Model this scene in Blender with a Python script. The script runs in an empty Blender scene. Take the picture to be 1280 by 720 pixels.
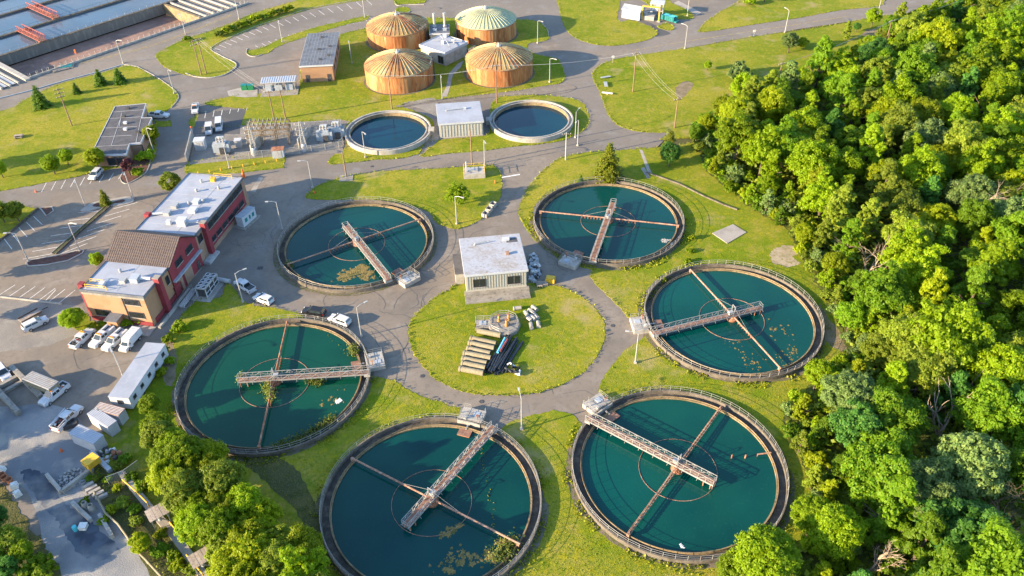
import bpy, math, random
import numpy as np
from mathutils import Vector, Matrix
random.seed(7)
RNG = np.random.default_rng(11)
SC = bpy.context.scene
COL = SC.collection
PI = math.pi
R = math.radians

# ------------------------------------------------------------------ camera
CAM_H, CAM_F, CAM_P, CAM_ROLL = 107.85, 1020.0686, 0.67616017, -0.01700121
cd = bpy.data.cameras.new('camera'); cam = bpy.data.objects.new('camera', cd); COL.objects.link(cam)
cd.sensor_width = 36; cd.lens = 36 * CAM_F / 1280; cd.clip_start = 1; cd.clip_end = 9000
cam.location = (0, 0, CAM_H)
cam.rotation_euler = (Matrix.Rotation(PI/2 - CAM_P, 3, 'X') @ Matrix.Rotation(CAM_ROLL, 3, 'Z')).to_euler()
SC.camera = cam
# ------------------------------------------------------------------ world, sun, exposure
SUN_ELEV, SUN_TRAVEL = R(15.5), R(20)           # light travels along azimuth 20 deg (ccw from +X)
wd = bpy.data.worlds.new('World'); SC.world = wd; wd.use_nodes = True
nt = wd.node_tree
sky = nt.nodes.new('ShaderNodeTexSky'); sky.sky_type = 'NISHITA'; sky.sun_disc = False
sky.sun_elevation = SUN_ELEV; sky.sun_rotation = R(250); sky.altitude = 50; sky.air_density = 1.0; sky.dust_density = 0.5; sky.ozone_density = 2.0
bg = nt.nodes['Background']; bg.inputs['Strength'].default_value = 0.14
nt.links.new(sky.outputs[0], bg.inputs[0])
sl = bpy.data.lights.new('sun', 'SUN'); sun = bpy.data.objects.new('sun', sl); COL.objects.link(sun)
sl.energy = 5.0; sl.angle = R(0.5); sl.color = (1.0, 0.76, 0.47)
d = Vector((math.cos(SUN_TRAVEL) * math.cos(SUN_ELEV), math.sin(SUN_TRAVEL) * math.cos(SUN_ELEV), -math.sin(SUN_ELEV)))
sun.rotation_euler = d.to_track_quat('-Z', 'Y').to_euler(); sun.location = (-300, -100, 120)
SC.view_settings.view_transform = 'Standard'; SC.view_settings.look = 'None'
SC.view_settings.exposure = 1.98; SC.view_settings.gamma = 1.0; SC.view_settings.use_curve_mapping = False

# ------------------------------------------------------------------ survey: photo point (1280x720) on the level z -> metres
def at(u, v, z=0.0):
    u -= 640; v -= 360
    c, s = math.cos(-CAM_ROLL), math.sin(-CAM_ROLL)
    u, v = c*u - s*v, s*u + c*v
    dy = CAM_F*math.cos(CAM_P) - v*math.sin(CAM_P); dz = -CAM_F*math.sin(CAM_P) - v*math.cos(CAM_P)
    t = (z - CAM_H) / dz
    return Vector((u*t, dy*t, z))

# ------------------------------------------------------------------ materials
def srgb(r, g, b):
    f = lambda c: ((c/255 + .055)/1.055)**2.4 if c > 10 else c/255/12.92
    return (f(r), f(g), f(b))
MATS = {}
def mat(name, col, rough=.85, layers=(), coord='obj', bump=None, spec=.3, metal=0.0, stretch=None, rnd=0.0, alpha=1.0):
    """layers: (scale, detail, colour, lo, hi[, amount]) noise masks mixed one over the other"""
    m = bpy.data.materials.new(name); m.use_nodes = True; MATS[name] = m
    n, l = m.node_tree.nodes, m.node_tree.links
    b = n['Principled BSDF']; b.inputs['Roughness'].default_value = rough
    b.inputs['Specular IOR Level'].default_value = spec; b.inputs['Metallic'].default_value = metal
    if coord == 'world': src = n.new('ShaderNodeNewGeometry').outputs['Position']
    else: src = n.new('ShaderNodeTexCoord').outputs['Object']
    if coord == 'obj':
        oi = n.new('ShaderNodeObjectInfo'); va = n.new('ShaderNodeVectorMath'); va.operation = 'MULTIPLY_ADD'
        l.new(oi.outputs['Random'], va.inputs[0]); va.inputs[1].default_value = (91, 57, 33); l.new(src, va.inputs[2]); src = va.outputs[0]
    if stretch:
        mp = n.new('ShaderNodeMapping'); mp.inputs['Scale'].default_value = stretch; l.new(src, mp.inputs[0]); src = mp.outputs[0]
    cur = n.new('ShaderNodeRGB'); cur.outputs[0].default_value = (*col, 1); cur = cur.outputs[0]
    for i, L in enumerate(layers):
        t = n.new('ShaderNodeTexNoise'); t.inputs['Scale'].default_value = L[0]; t.inputs['Detail'].default_value = L[1]
        sh = n.new('ShaderNodeVectorMath'); sh.inputs[1].default_value = (13.7*i, 7.1*i, 3.3*i); l.new(src, sh.inputs[0]); l.new(sh.outputs[0], t.inputs['Vector'])
        mr = n.new('ShaderNodeMapRange'); mr.inputs[1].default_value = L[3]; mr.inputs[2].default_value = L[4]
        mr.inputs[4].default_value = L[5] if len(L) > 5 else 1.0
        l.new(t.outputs['Fac'], mr.inputs[0])
        mx = n.new('ShaderNodeMix'); mx.data_type = 'RGBA'; l.new(mr.outputs[0], mx.inputs[0]); l.new(cur, mx.inputs[6]); mx.inputs[7].default_value = (*L[2], 1)
        cur = mx.outputs[2]
    if rnd:
        oi = n.new('ShaderNodeObjectInfo'); hs = n.new('ShaderNodeHueSaturation')
        mr = n.new('ShaderNodeMapRange'); mr.inputs[3].default_value = 1-rnd; mr.inputs[4].default_value = 1+rnd
        l.new(oi.outputs['Random'], mr.inputs[0]); l.new(mr.outputs[0], hs.inputs['Value']); l.new(cur, hs.inputs['Color']); cur = hs.outputs[0]
    l.new(cur, b.inputs['Base Color'])
    if bump:
        t = n.new('ShaderNodeTexNoise'); t.inputs['Scale'].default_value = bump[0]; t.inputs['Detail'].default_value = 4; l.new(src, t.inputs['Vector'])
        bp = n.new('ShaderNodeBump'); bp.inputs['Strength'].default_value = bump[1]; bp.inputs['Distance'].default_value = bump[2] if len(bump) > 2 else .1
        l.new(t.outputs['Fac'], bp.inputs['Height']); l.new(bp.outputs[0], b.inputs['Normal'])
    if alpha < 1: b.inputs['Alpha'].default_value = alpha
    return m

def foliage(name, c1, c2, c3, trans=.3):
    """leaf material: per-leaf shade from the face attribute rnd, per-tree tint from the object's random number"""
    m = bpy.data.materials.new(name); m.use_nodes = True; MATS[name] = m
    n, l = m.node_tree.nodes, m.node_tree.links
    b = n['Principled BSDF']; b.inputs['Roughness'].default_value = .55; b.inputs['Specular IOR Level'].default_value = .25
    a = n.new('ShaderNodeAttribute'); a.attribute_name = 'rnd'
    oi = n.new('ShaderNodeObjectInfo')
    mx = n.new('ShaderNodeMix'); mx.data_type = 'RGBA'; l.new(a.outputs['Fac'], mx.inputs[0]); mx.inputs[6].default_value = (*c1, 1); mx.inputs[7].default_value = (*c2, 1)
    m2 = n.new('ShaderNodeMix'); m2.data_type = 'RGBA'; m2.inputs[7].default_value = (*c3, 1); l.new(mx.outputs[2], m2.inputs[6])
    mr = n.new('ShaderNodeMapRange'); mr.inputs[1].default_value = .3; mr.inputs[4].default_value = .8; l.new(oi.outputs['Random'], mr.inputs[0]); l.new(mr.outputs[0], m2.inputs[0])
    hs = n.new('ShaderNodeHueSaturation'); ml = n.new('ShaderNodeMath'); ml.operation = 'MULTIPLY'; ml.inputs[1].default_value = 7.3
    fr = n.new('ShaderNodeMath'); fr.operation = 'FRACT'; l.new(oi.outputs['Random'], ml.inputs[0]); l.new(ml.outputs[0], fr.inputs[0])
    mv = n.new('ShaderNodeMapRange'); mv.inputs[3].default_value = .7; mv.inputs[4].default_value = 1.3; l.new(fr.outputs[0], mv.inputs[0]); l.new(mv.outputs[0], hs.inputs['Value'])
    l.new(m2.outputs[2], hs.inputs['Color'])
    l.new(hs.outputs[0], b.inputs['Base Color'])
    tr = n.new('ShaderNodeBsdfTranslucent'); l.new(hs.outputs[0], tr.inputs[0])
    ms = n.new('ShaderNodeMixShader'); ms.inputs[0].default_value = trans
    l.new(b.outputs[0], ms.inputs[1]); l.new(tr.outputs[0], ms.inputs[2]); l.new(ms.outputs[0], n['Material Output'].inputs[0])
    return m

G_ = lambda v: (v, v, v)
mat('lawn', (.168, .19, .018), .95, [(.045, 5, (.30, .25, .04), .42, .62, .85), (.022, 4, (.105, .165, .006), .48, .62, .8), (.35, 5, (.30, .24, .06), .52, .70, .75),
    (1.6, 4, (.11, .16, .006), .42, .66, .7), (.9, 6, (.28, .25, .008), .53, .64, .6), (6, 3, (.25, .25, .04), .5, .75, .35), (3.2, 4, (.07, .115, .005), .54, .72, .5), (.11, 4, (.29, .235, .11), .6, .72, .8), (.28, 6, (.10, .16, .004), .54, .66, .6)], 'world', (7, .8, .12), .08)
mat('ground_soil', (.06, .065, .022), .95, [(.08, 5, (.11, .10, .03), .45, .65), (.7, 5, (.05, .06, .012), .45, .65), (3, 4, (.12, .10, .06), .55, .75)], 'world', (3, .8, .2))
mat('forest_floor', (.05, .07, .012), .95, [(.4, 5, (.10, .12, .012), .45, .65), (2.5, 4, (.09, .07, .03), .55, .75)], 'world', (2, .9, .2))
mat('asphalt', (.190, .160, .130), .93, [(.03, 5, (.155, .13, .106), .4, .62, .9), (.25, 6, (.24, .212, .182), .52, .72, .7), (1.3, 5, (.12, .105, .09), .5, .7, .6), (.07, 6, (.10, .09, .08), .56, .68, .6), (9, 3, (.2, .19, .18), .5, .75, .5)], 'world', (20, .3, .03))
mat('asphalt_grey', (.186, .160, .136), .93, [(.03, 5, (.142, .126, .112), .4, .62, .9), (.25, 6, (.2, .19, .18), .52, .72, .7), (1.1, 5, (.13, .118, .105), .5, .7, .6), (.06, 6, (.11, .10, .092), .55, .68, .6), (9, 3, (.2, .2, .2), .5, .75, .4)], 'world', (20, .3, .03))
mat('asphalt_dark', (.07, .072, .078), .9, [(.1, 5, (.1, .1, .105), .45, .65, .9), (8, 3, (.11, .11, .11), .5, .75, .5)], 'world', (20, .3, .03))
mat('gravel', (.22, .205, .185), .95, [(.1, 5, (.16, .15, .14), .42, .62, .9), (.5, 6, (.28, .255, .22), .5, .72, .8), (5, 4, (.12, .11, .10), .5, .68, .7), (13, 2, (.33, .31, .29), .56, .72, .7)], 'world', (9, .9, .12))
mat('dust', (.25, .25, .255), .95, [(.07, 6, (.155, .165, .18), .45, .58, .95), (.35, 6, (.3, .285, .26), .5, .68, .8), (3, 4, (.19, .185, .18), .5, .7, .5)], 'world', (5, .6, .1))
mat('fresh_asphalt', (.04, .052, .075), .8, [(.09, 6, (.2, .2, .2), .52, .62, .95), (.5, 6, (.08, .10, .13), .45, .62, .9)], 'world', (15, .3, .03))
mat('paint_white', (.62, .62, .6), .8, [(1.3, 5, (.25, .24, .23), .5, .68, .7)], 'world')
mat('paint_yellow', (.42, .30, .06), .8, [(1.0, 5, (.17, .155, .12), .42, .62, .9)], 'world')
mat('concrete', (.25, .232, .205), .9, [(.6, 6, (.17, .155, .135), .45, .66, .9), (4, 5, (.32, .3, .27), .5, .75, .5), (1.7, 4, (.10, .09, .075), .55, .72, .75)], 'obj', (6, .5, .04))
mat('concrete_world', (.29, .27, .245), .9, [(.3, 6, (.2, .18, .16), .45, .68, .9), (4, 5, (.42, .39, .34), .5, .75, .5)], 'world', (6, .5, .04))
mat('concrete_pale', (.33, .315, .29), .85, [(.7, 6, (.23, .215, .19), .46, .66, .85), (3, 4, (.40, .385, .36), .5, .7, .5), (1.4, 5, (.14, .125, .1), .58, .72, .6)], 'obj', (5, .3, .03))
mat('concrete_dark', (.065, .06, .052), .9, [(.8, 6, (.15, .13, .1), .45, .68, .9), (3, 5, (.04, .04, .036), .5, .72, .7)], 'obj', (6, .6, .05))
mat('weir', (.25, .185, .11), .85, [(.5, 6, (.13, .095, .055), .42, .66, .9), (2.5, 5, (.075, .08, .03), .5, .68, .85)], 'obj', (6, .5, .04))
mat('mulch', (.085, .042, .035), .95, [(1.5, 5, (.13, .07, .055), .45, .7)], 'world', (9, .9, .1))
mat('sand', (.34, .28, .2), .95, [(.4, 6, (.24, .2, .13), .42, .62, .9), (1.2, 5, (.17, .16, .05), .5, .66, .8), (3, 4, (.22, .18, .1), .55, .75, .6)], 'world', (4, .6, .08))
mat('soil_bare', (.2, .155, .10), .95, [(.5, 5, (.12, .10, .05), .42, .66), (3, 4, (.28, .22, .16), .52, .72, .6)], 'world', (5, .8, .1))
mat('apron_soil', (.11, .095, .078), .95, [(.3, 5, (.18, .15, .115), .42, .62, .8), (1.5, 5, (.08, .10, .015), .48, .62, .9)], 'world', (6, .8, .1))
mat('steel', (.36, .37, .38), .5, [(2, 4, (.38, .36, .34), .5, .7, .7)], 'obj', None, .5, .3)
mat('rail_grey', (.29, .295, .29), .55, [(1.2, 4, (.24, .19, .15), .52, .7, .8)], 'obj', None, .4, .2)
mat('rust', (.30, .13, .07), .85, [(1.3, 5, (.16, .07, .045), .45, .68), (.6, 4, (.42, .25, .17), .52, .7, .8)], 'obj', (6, .4, .03))
mat('rust_pale', (.28, .165, .115), .8, [(.9, 5, (.17, .085, .055), .45, .65), (2.2, 4, (.40, .31, .26), .5, .7, .7)], 'obj', (6, .3, .03))
mat('deck_rust', (.22, .115, .078), .85, [(.8, 5, (.13, .07, .05), .45, .68), (2.2, 4, (.32, .22, .17), .5, .72, .7)], 'obj')
mat('roof_white', (.30, .325, .38), .6, [(.25, 5, (.25, .27, .315), .42, .62, .8), (1.2, 5, (.34, .355, .4), .5, .7, .6), (.6, 6, (.29, .28, .28), .6, .74, .7)], 'obj')
mat('roof_white_worn', (.31, .325, .365), .7, [(.3, 4, (.25, .225, .2), .46, .66, .8), (1.5, 5, (.36, .38, .43), .45, .7, .7), (1.6, 6, (.2, .17, .14), .54, .72, .75)], 'obj')
mat('roof_dark', (.085, .083, .09), .8, [(.5, 5, (.06, .06, .066), .42, .64), (2.5, 4, (.13, .125, .13), .52, .72, .6)], 'obj')
mat('roof_slate', (.12, .135, .16), .75, [(.5, 5, (.085, .095, .115), .42, .64), (2.5, 4, (.18, .18, .19), .55, .72, .6)], 'obj')
mat('tile_dark', (.05, .04, .038), .8)
mat('roof_tile', (.11, .088, .085), .75, [(1.2, 4, (.085, .066, .062), .45, .68), (5, 3, (.16, .125, .11), .55, .75, .6)], 'obj')
mat('brick_tan', (.33, .195, .115), .9, [(.5, 5, (.29, .165, .095), .45, .66), (9, 3, (.25, .145, .085), .5, .7, .5)], 'obj', (14, .25, .02))
mat('brick_brown', (.29, .19, .135), .9, [(.5, 5, (.24, .155, .11), .45, .66), (9, 3, (.2, .13, .09), .5, .7, .5)], 'obj', (14, .25, .02))
mat('red_wall', (.225, .034, .046), .75, [(.6, 5, (.18, .028, .037), .45, .66), (5, 4, (.25, .05, .06), .55, .75, .5)], 'obj')
mat('white_metal', (.42, .44, .48), .5, [(.8, 5, (.35, .36, .38), .5, .72, .8), (3, 4, (.33, .3, .27), .6, .74, .6)], 'obj')
mat('grey_metal', (.36, .37, .38), .55, [(1, 5, (.28, .28, .29), .45, .7)], 'obj')
mat('blue_grey_metal', (.33, .37, .42), .5, [(1, 5, (.25, .29, .34), .45, .7)], 'obj')
mat('dark_metal', (.05, .05, .055), .6, [(2, 4, (.09, .085, .08), .5, .7)], 'obj')
mat('clad', (.36, .345, .30), .7, [(.8, 5, (.36, .34, .28), .45, .7, .8), (3, 4, (.3, .25, .19), .6, .75, .6)], 'obj', stretch=(1, 1, .35))
mat('glass_dark', (.02, .024, .028), .12, spec=.6)
mat('glass_car', (.02, .03, .036), .1, spec=.6)
mat('car_white', (.48, .5, .53), .28, [(1, 3, (.42, .43, .45), .4, .7)], 'obj', spec=.5)
mat('car_black', (.014, .015, .018), .25, spec=.5)
mat('tyre', (.018, .018, .018), .9)
mat('rim', (.45, .45, .46), .4, metal=.6)
mat('bed_dark', (.03, .03, .032), .8, [(4, 3, (.07, .06, .05), .5, .7)], 'obj')
mat('lamp_red', (.35, .015, .01), .3)
mat('lamp_amber', (.7, .22, .02), .35)
mat('headlight', (.75, .75, .72), .15)
mat('yellow_paint', (.58, .36, .03), .6, [(2, 4, (.42, .25, .03), .5, .7)], 'obj')
mat('orange_paint', (.62, .13, .03), .6)
mat('gantry_tan', (.2, .155, .105), .8, [(1.5, 4, (.12, .085, .055), .45, .66), (3, 3, (.28, .25, .2), .55, .72, .7)], 'obj')
mat('red_steel', (.25, .068, .062), .7, [(1.5, 4, (.2, .05, .04), .45, .68), (3, 3, (.36, .2, .19), .56, .75, .7)], 'obj')
mat('wood_pole', (.2, .135, .09), .9, [(2, 5, (.13, .09, .06), .45, .7)], 'obj', stretch=(4, 4, .4))
mat('wood_plank', (.34, .29, .25), .9, [(3, 5, (.22, .18, .15), .45, .7)], 'obj', rnd=.15)
mat('bark', (.10, .08, .06), .95, [(3, 5, (.06, .047, .035), .45, .7)], 'obj', (8, .6, .05))
mat('bark_dead', (.32, .26, .2), .9, [(2, 5, (.17, .135, .105), .45, .7)], 'obj')
mat('twig', (.25, .18, .13), .9, [(2, 5, (.16, .12, .09), .45, .7)], 'obj')
mat('pipe_cream', (.235, .212, .15), .8, [(1.2, 5, (.2, .165, .1), .45, .7), (3, 4, (.14, .125, .07), .54, .7, .7)], 'obj')
mat('pipe_black', (.016, .02, .027), .45, [(2, 4, (.035, .04, .05), .5, .7)], 'obj', spec=.4)
mat('pipe_blue', (.10, .42, .6), .5)
mat('brass', (.40, .24, .07), .6, [(3, 4, (.25, .14, .05), .45, .7)], 'obj')
mat('teal_paint', (.01, .17, .17), .55, [(1, 4, (.01, .11, .12), .45, .7)], 'obj')
mat('green_paint', (.015, .17, .07), .55)
mat('cyan_plastic', (.08, .45, .5), .5)
mat('blue_tarp', (.05, .2, .45), .6)
mat('bag_white', (.66, .66, .64), .9, [(2, 4, (.5, .48, .45), .5, .7)], 'obj')
mat('pot_brown', (.35, .14, .07), .8)
mat('rubble', (.3, .31, .32), .95, [(3, 4, (.18, .18, .18), .45, .7), (6, 3, (.45, .45, .45), .55, .7)], 'obj')
mat('chainlink', (.28, .28, .28), .6, alpha=.32)
mat('pit_floor', (.24, .15, .12), .95, [(.15, 5, (.17, .11, .09), .42, .65), (.7, 5, (.29, .2, .165), .52, .72, .7)], 'world')
mat('pit_wall', (.13, .125, .115), .92, [(.12, 6, (.12, .115, .11), .42, .65), (.8, 5, (.22, .21, .19), .5, .72, .7)], 'world', stretch=(1, 1, .3))
mat('rim_concrete', (.135, .118, .098), .9, [(.5, 6, (.08, .07, .058), .44, .64, .9), (3, 5, (.2, .18, .15), .5, .72, .6), (1.2, 5, (.06, .055, .04), .54, .7, .8)], 'obj', (6, .5, .04))
mat('scum', (.17, .125, .04), .9, [(.9, 6, (.075, .075, .02), .42, .6), (3.5, 4, (.24, .19, .075), .5, .68, .8)], 'obj', (5, .9, .1))
# rusty digester shell and weathered dome
mat('shell_rust', (.37, .145, .05), .75, [(.6, 4, (.25, .082, .024), .42, .62), (1.6, 5, (.42, .22, .09), .52, .68, .85), (.9, 5, (.46, .31, .17), .6, .74, .8), (2.3, 5, (.15, .05, .022), .54, .68, .8), (.22, 4, (.42, .27, .13), .5, .66, .7), (.3, 3, (.16, .07, .035), .56, .7, .7)], 'obj', stretch=(1, 1, .16))
mat('dome_rust', (.24, .125, .05), .75, [(.16, 4, (.33, .23, .09), .45, .6, .9), (.3, 5, (.15, .07, .035), .5, .64, .85), (.22, 5, (.26, .28, .17), .54, .66, .8), (1.5, 4, (.38, .29, .12), .56, .72, .6)], 'obj')
mat('dome_green', (.27, .33, .23), .75, [(.14, 4, (.36, .35, .2), .42, .6, .9), (.5, 5, (.2, .3, .23), .5, .66, .7), (.9, 5, (.32, .22, .13), .6, .72, .8)], 'obj')
mat('rib_pale', (.40, .31, .16), .7, [(1.2, 4, (.36, .24, .13), .5, .7)], 'obj')
mat('rib_green', (.40, .42, .28), .7, [(1.2, 4, (.42, .36, .24), .52, .7)], 'obj')

def water_mat(name, col, rough=.07, ripple=.09, tint=None):
    m = mat(name, col, rough, [(.045, 2, tint or tuple(c*.55 for c in col), .3, .72), (.07, 3, (col[0]*2+.003, col[1]*1.2, col[2]*.85), .4, .8, .7), (2.2, 6, (col[0]*3+.01, col[1]*1.4+.006, col[2]*1.1), .6, .8, .5)], 'world', None, .28)
    n, l = m.node_tree.nodes, m.node_tree.links
    g = n.new('ShaderNodeNewGeometry'); t = n.new('ShaderNodeTexNoise'); t.inputs['Scale'].default_value = 1.6; t.inputs['Detail'].default_value = 3
    bp = n.new('ShaderNodeBump'); bp.inputs['Strength'].default_value = ripple; bp.inputs['Distance'].default_value = .12
    l.new(g.outputs['Position'], t.inputs['Vector']); l.new(t.outputs['Fac'], bp.inputs['Height']); l.new(bp.outputs[0], n['Principled BSDF'].inputs['Normal'])
    return m
water_mat('water_teal', (.001, .060, .056))
water_mat('water_deep', (.0008, .046, .047))
water_mat('water_green', (.002, .054, .036))
water_mat('water_navy', (.0005, .034, .062))
water_mat('water_sky', (.06, .1, .15), .12, .12)

foliage('leaf_bright', (0.1553, 0.2911, 0.0050), (0.2806, 0.3713, 0.0050), (0.1913, 0.2995, 0.0054), 0.55)
foliage('leaf_mid', (0.0971, 0.2425, 0.0106), (0.1936, 0.3048, 0.0088), (0.1489, 0.2666, 0.0094), 0.55)
foliage('leaf_olive', (0.1510, 0.2359, 0.0167), (0.2400, 0.2939, 0.0232), (0.1859, 0.2551, 0.0174), 0.5)
foliage('leaf_silver', (0.1020, 0.1822, 0.0486), (0.1870, 0.2631, 0.0693), (0.1326, 0.2098, 0.0540), 0.45)
foliage('leaf_yellow', (0.2145, 0.2974, 0.0050), (0.3104, 0.3677, 0.0050), (0.2325, 0.3059, 0.0064), 0.55)
foliage('leaf_dark', (0.0525, 0.1800, 0.0330), (0.1040, 0.2340, 0.0286), (0.0840, 0.2240, 0.0280), 0.5)
foliage('needle', (.05, .125, .012), (.11, .21, .016), (.10, .18, .014), .35)
foliage('needle_gold', (.10, .145, .010), (.22, .23, .014), (.15, .18, .012), .35)
foliage('leaf_purple', (.05, .012, .018), (.09, .025, .03), (.07, .02, .025), .2)
foliage('grass_blade', (.13, .17, .008), (.27, .26, .014), (.16, .2, .01), .35)
foliage('reed', (.12, .17, .03), (.24, .27, .07), (.16, .2, .04), .4)
foliage('weed', (0.1020, 0.1740, 0.0120), (0.1980, 0.2310, 0.0165), (0.1430, 0.1870, 0.0154), 0.4)

# ------------------------------------------------------------------ mesh builder
class MB:
    def __init__(s): s.v = []; s.f = []; s.m = []
    def add(s, vs, fs, mi=0):
        o = len(s.v); s.v += [tuple(v) for v in vs]; s.f += [tuple(i+o for i in f) for f in fs]; s.m += [mi]*len(fs); return s
    def box(s, c, size, rz=0.0, mi=0, top=1.0):
        x, y, z = size[0]/2, size[1]/2, size[2]/2; ca, sa = math.cos(rz), math.sin(rz); vs = []
        for k, (px, py, pz) in enumerate([(-x,-y,-z),(x,-y,-z),(x,y,-z),(-x,y,-z),(-x,-y,z),(x,-y,z),(x,y,z),(-x,y,z)]):
            if k > 3: px *= top; py *= top
            vs.append((c[0]+px*ca-py*sa, c[1]+px*sa+py*ca, c[2]+pz))
        return s.add(vs, [(0,3,2,1),(4,5,6,7),(0,1,5,4),(1,2,6,5),(2,3,7,6),(3,0,4,7)], mi)
    def bar(s, p, q, w, h=None, mi=0):
        p, q = Vector(p), Vector(q); d = q-p
        if d.length < 1e-6: return s
        h = h or w; z = Vector((0,0,1)); dn = d.normalized()
        a = dn.cross(z); a = Vector((1,0,0)) if a.length < 1e-3 else a.normalized(); b = a.cross(dn)
        vs = [e + a*i*w/2 + b*j*h/2 for e in (p, q) for i, j in ((-1,-1),(1,-1),(1,1),(-1,1))]
        return s.add(vs, [(3,2,1,0),(4,5,6,7),(0,1,5,4),(1,2,6,5),(2,3,7,6),(3,0,4,7)], mi)
    def tube(s, path, r, n=8, mi=0, cap=True, closed=False):
        path = [Vector(p) for p in path]; rr = r if hasattr(r, '__len__') else [r]*len(path); vs = []; N = len(path)
        for i, p in enumerate(path):
            d = (path[(i+1) % N]-path[i-1]) if closed else (path[min(i+1, N-1)]-path[max(i-1, 0)])
            d.normalize(); up = Vector((0,0,1)) if abs(d.z) < .95 else Vector((1,0,0))
            a = d.cross(up).normalized(); b = a.cross(d)
            vs += [p + (a*math.cos(2*PI*k/n) + b*math.sin(2*PI*k/n))*rr[i] for k in range(n)]
        fs = [(i*n+k, i*n+(k+1) % n, ((i+1) % N)*n+(k+1) % n, ((i+1) % N)*n+k) for i in range(N if closed else N-1) for k in range(n)]
        if cap and not closed: fs += [tuple(range(n))[::-1], tuple((N-1)*n+k for k in range(n))]
        return s.add(vs, fs, mi)
    def lathe(s, prof, n=32, c=(0,0), mi=0, a0=0.0, a1=2*PI):
        full = abs(a1-a0-2*PI) < 1e-6; m = n if full else n+1
        vs = [(c[0]+r*math.cos(a0+(a1-a0)*k/n), c[1]+r*math.sin(a0+(a1-a0)*k/n), z) for r, z in prof for k in range(m)]
        fs = [(i*m+k, i*m+(k+1) % m, (i+1)*m+(k+1) % m, (i+1)*m+k) for i in range(len(prof)-1) for k in range(n)]
        return s.add(vs, fs, mi)
    def prism(s, pts, z0, z1, mi=0):
        n = len(pts); vs = [(p[0], p[1], z0) for p in pts] + [(p[0], p[1], z1) for p in pts]
        return s.add(vs, [tuple(range(n))[::-1], tuple(range(n, 2*n))] + [(k, (k+1) % n, n+(k+1) % n, n+k) for k in range(n)], mi)
    def side(s, prof, y0, y1, mi=0):
        """profile in x,z extruded along y"""
        n = len(prof); vs = [(p[0], y0, p[1]) for p in prof] + [(p[0], y1, p[1]) for p in prof]
        return s.add(vs, [tuple(range(n)), tuple(range(n, 2*n))[::-1]] + [((k+1) % n, k, n+k, n+(k+1) % n) for k in range(n)], mi)
    def mesh(s, name, mats, smooth=False):
        me = bpy.data.meshes.new(name); me.from_pydata(s.v, [], s.f)
        for m in (mats if isinstance(mats, (list, tuple)) else [mats]): me.materials.append(MATS[m])
        if any(s.m): me.polygons.foreach_set('material_index', s.m)
        if smooth: me.polygons.foreach_set('use_smooth', [True]*len(me.polygons))
        me.update(); return me
    def build(s, name, mats, parent=None, loc=None, smooth=False, rz=None):
        return link(name, s.mesh(name, mats, smooth), parent, loc, rz)
def link(name, me, parent=None, loc=None, rz=None):
    o = bpy.data.objects.new(name, me); COL.objects.link(o)
    if parent: o.parent = parent
    if loc is not None: o.location = loc
    if rz is not None: o.rotation_euler = (0, 0, rz)
    return o
def tag(o, label, cat, group=None):
    o['label'] = label; o['category'] = cat
    if group: o['group'] = group
    return o
def thing(name, label, cat, loc=(0,0,0), rz=0.0, group=None):
    o = bpy.data.objects.new(name, None); COL.objects.link(o); o.location = loc; o.rotation_euler = (0,0,rz); o.empty_display_size = .5
    return tag(o, label, cat, group)
def copy_tree(o, parent=None):
    c = o.copy(); COL.objects.link(c)
    if parent: c.parent = parent
    for ch in o.children: copy_tree(ch, c)
    return c
def dup(o, label, loc, rz=0.0, scale=None, group=None):
    c = copy_tree(o); c['label'] = label; c.location = loc; c.rotation_euler = (0,0,rz)
    if group: c['group'] = group
    if scale: c.scale = scale if hasattr(scale, '__len__') else (scale,)*3
    return c
def structure(o): o['kind'] = 'structure'; return o
def stuff(o): o['kind'] = 'stuff'; return o

def smooth_poly(pts, k=4, closed=True):
    out = []; n = len(pts)
    for i in range(n if closed else n-1):
        p0, p1, p2, p3 = (pts[(i+j) % n] if closed else pts[min(max(i+j, 0), n-1)] for j in (-1, 0, 1, 2))
        for t in range(k):
            t /= k
            out.append(tuple(.5*((2*p1[c]) + (p2[c]-p0[c])*t + (2*p0[c]-5*p1[c]+4*p2[c]-p3[c])*t*t + (3*p1[c]-p0[c]-3*p2[c]+p3[c])*t**3) for c in (0,1)))
    if not closed: out.append(tuple(pts[-1][:2]))
    return out
def ring_pts(px, sm=True, k=4):
    w = [at(*p)[:2] for p in px]
    return smooth_poly(w, 8) if sm else w
LAWN_POLYS = []
def sheet(name, px, m, z, sm=True, skirt=0.0, jitter=0.0, world=None):
    pts = world if world is not None else ring_pts(px, sm)
    if jitter:
        q = []
        for i, p in enumerate(pts):
            a, b = Vector(p), Vector(pts[(i+1) % len(pts)]); n = max(1, int((b-a).length/.8))
            if (b-a).length > 60: n = 1
            for t in range(n):
                c = a.lerp(b, t/n); q.append((c.x+random.uniform(-jitter, jitter), c.y+random.uniform(-jitter, jitter)))
        pts = q
    mb = MB(); n = len(pts)
    mb.add([(p[0], p[1], z) for p in pts], [tuple(range(n))])
    if skirt: mb.add([(p[0], p[1], z) for p in pts]+[(p[0], p[1], z-skirt) for p in pts], [(k, n+k, n+(k+1) % n, (k+1) % n) for k in range(n)])
    o = mb.build(name, m)
    if o.data.polygons[0].normal.z < 0: o.data.flip_normals()
    return structure(o)
def holed(name, outer, holes, m, z):
    """a flat sheet with holes cut in it"""
    import bmesh
    bm = bmesh.new()
    for loop in [outer]+holes:
        vs = [bm.verts.new((p[0], p[1], z)) for p in loop]
        for a, b in zip(vs, vs[1:]+vs[:1]): bm.edges.new((a, b))
    bmesh.ops.triangle_fill(bm, use_beauty=True, edges=bm.edges[:], normal=(0,0,1))
    me = bpy.data.meshes.new(name); bm.to_mesh(me); bm.free(); me.materials.append(MATS[m])
    return structure(link(name, me))
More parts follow.
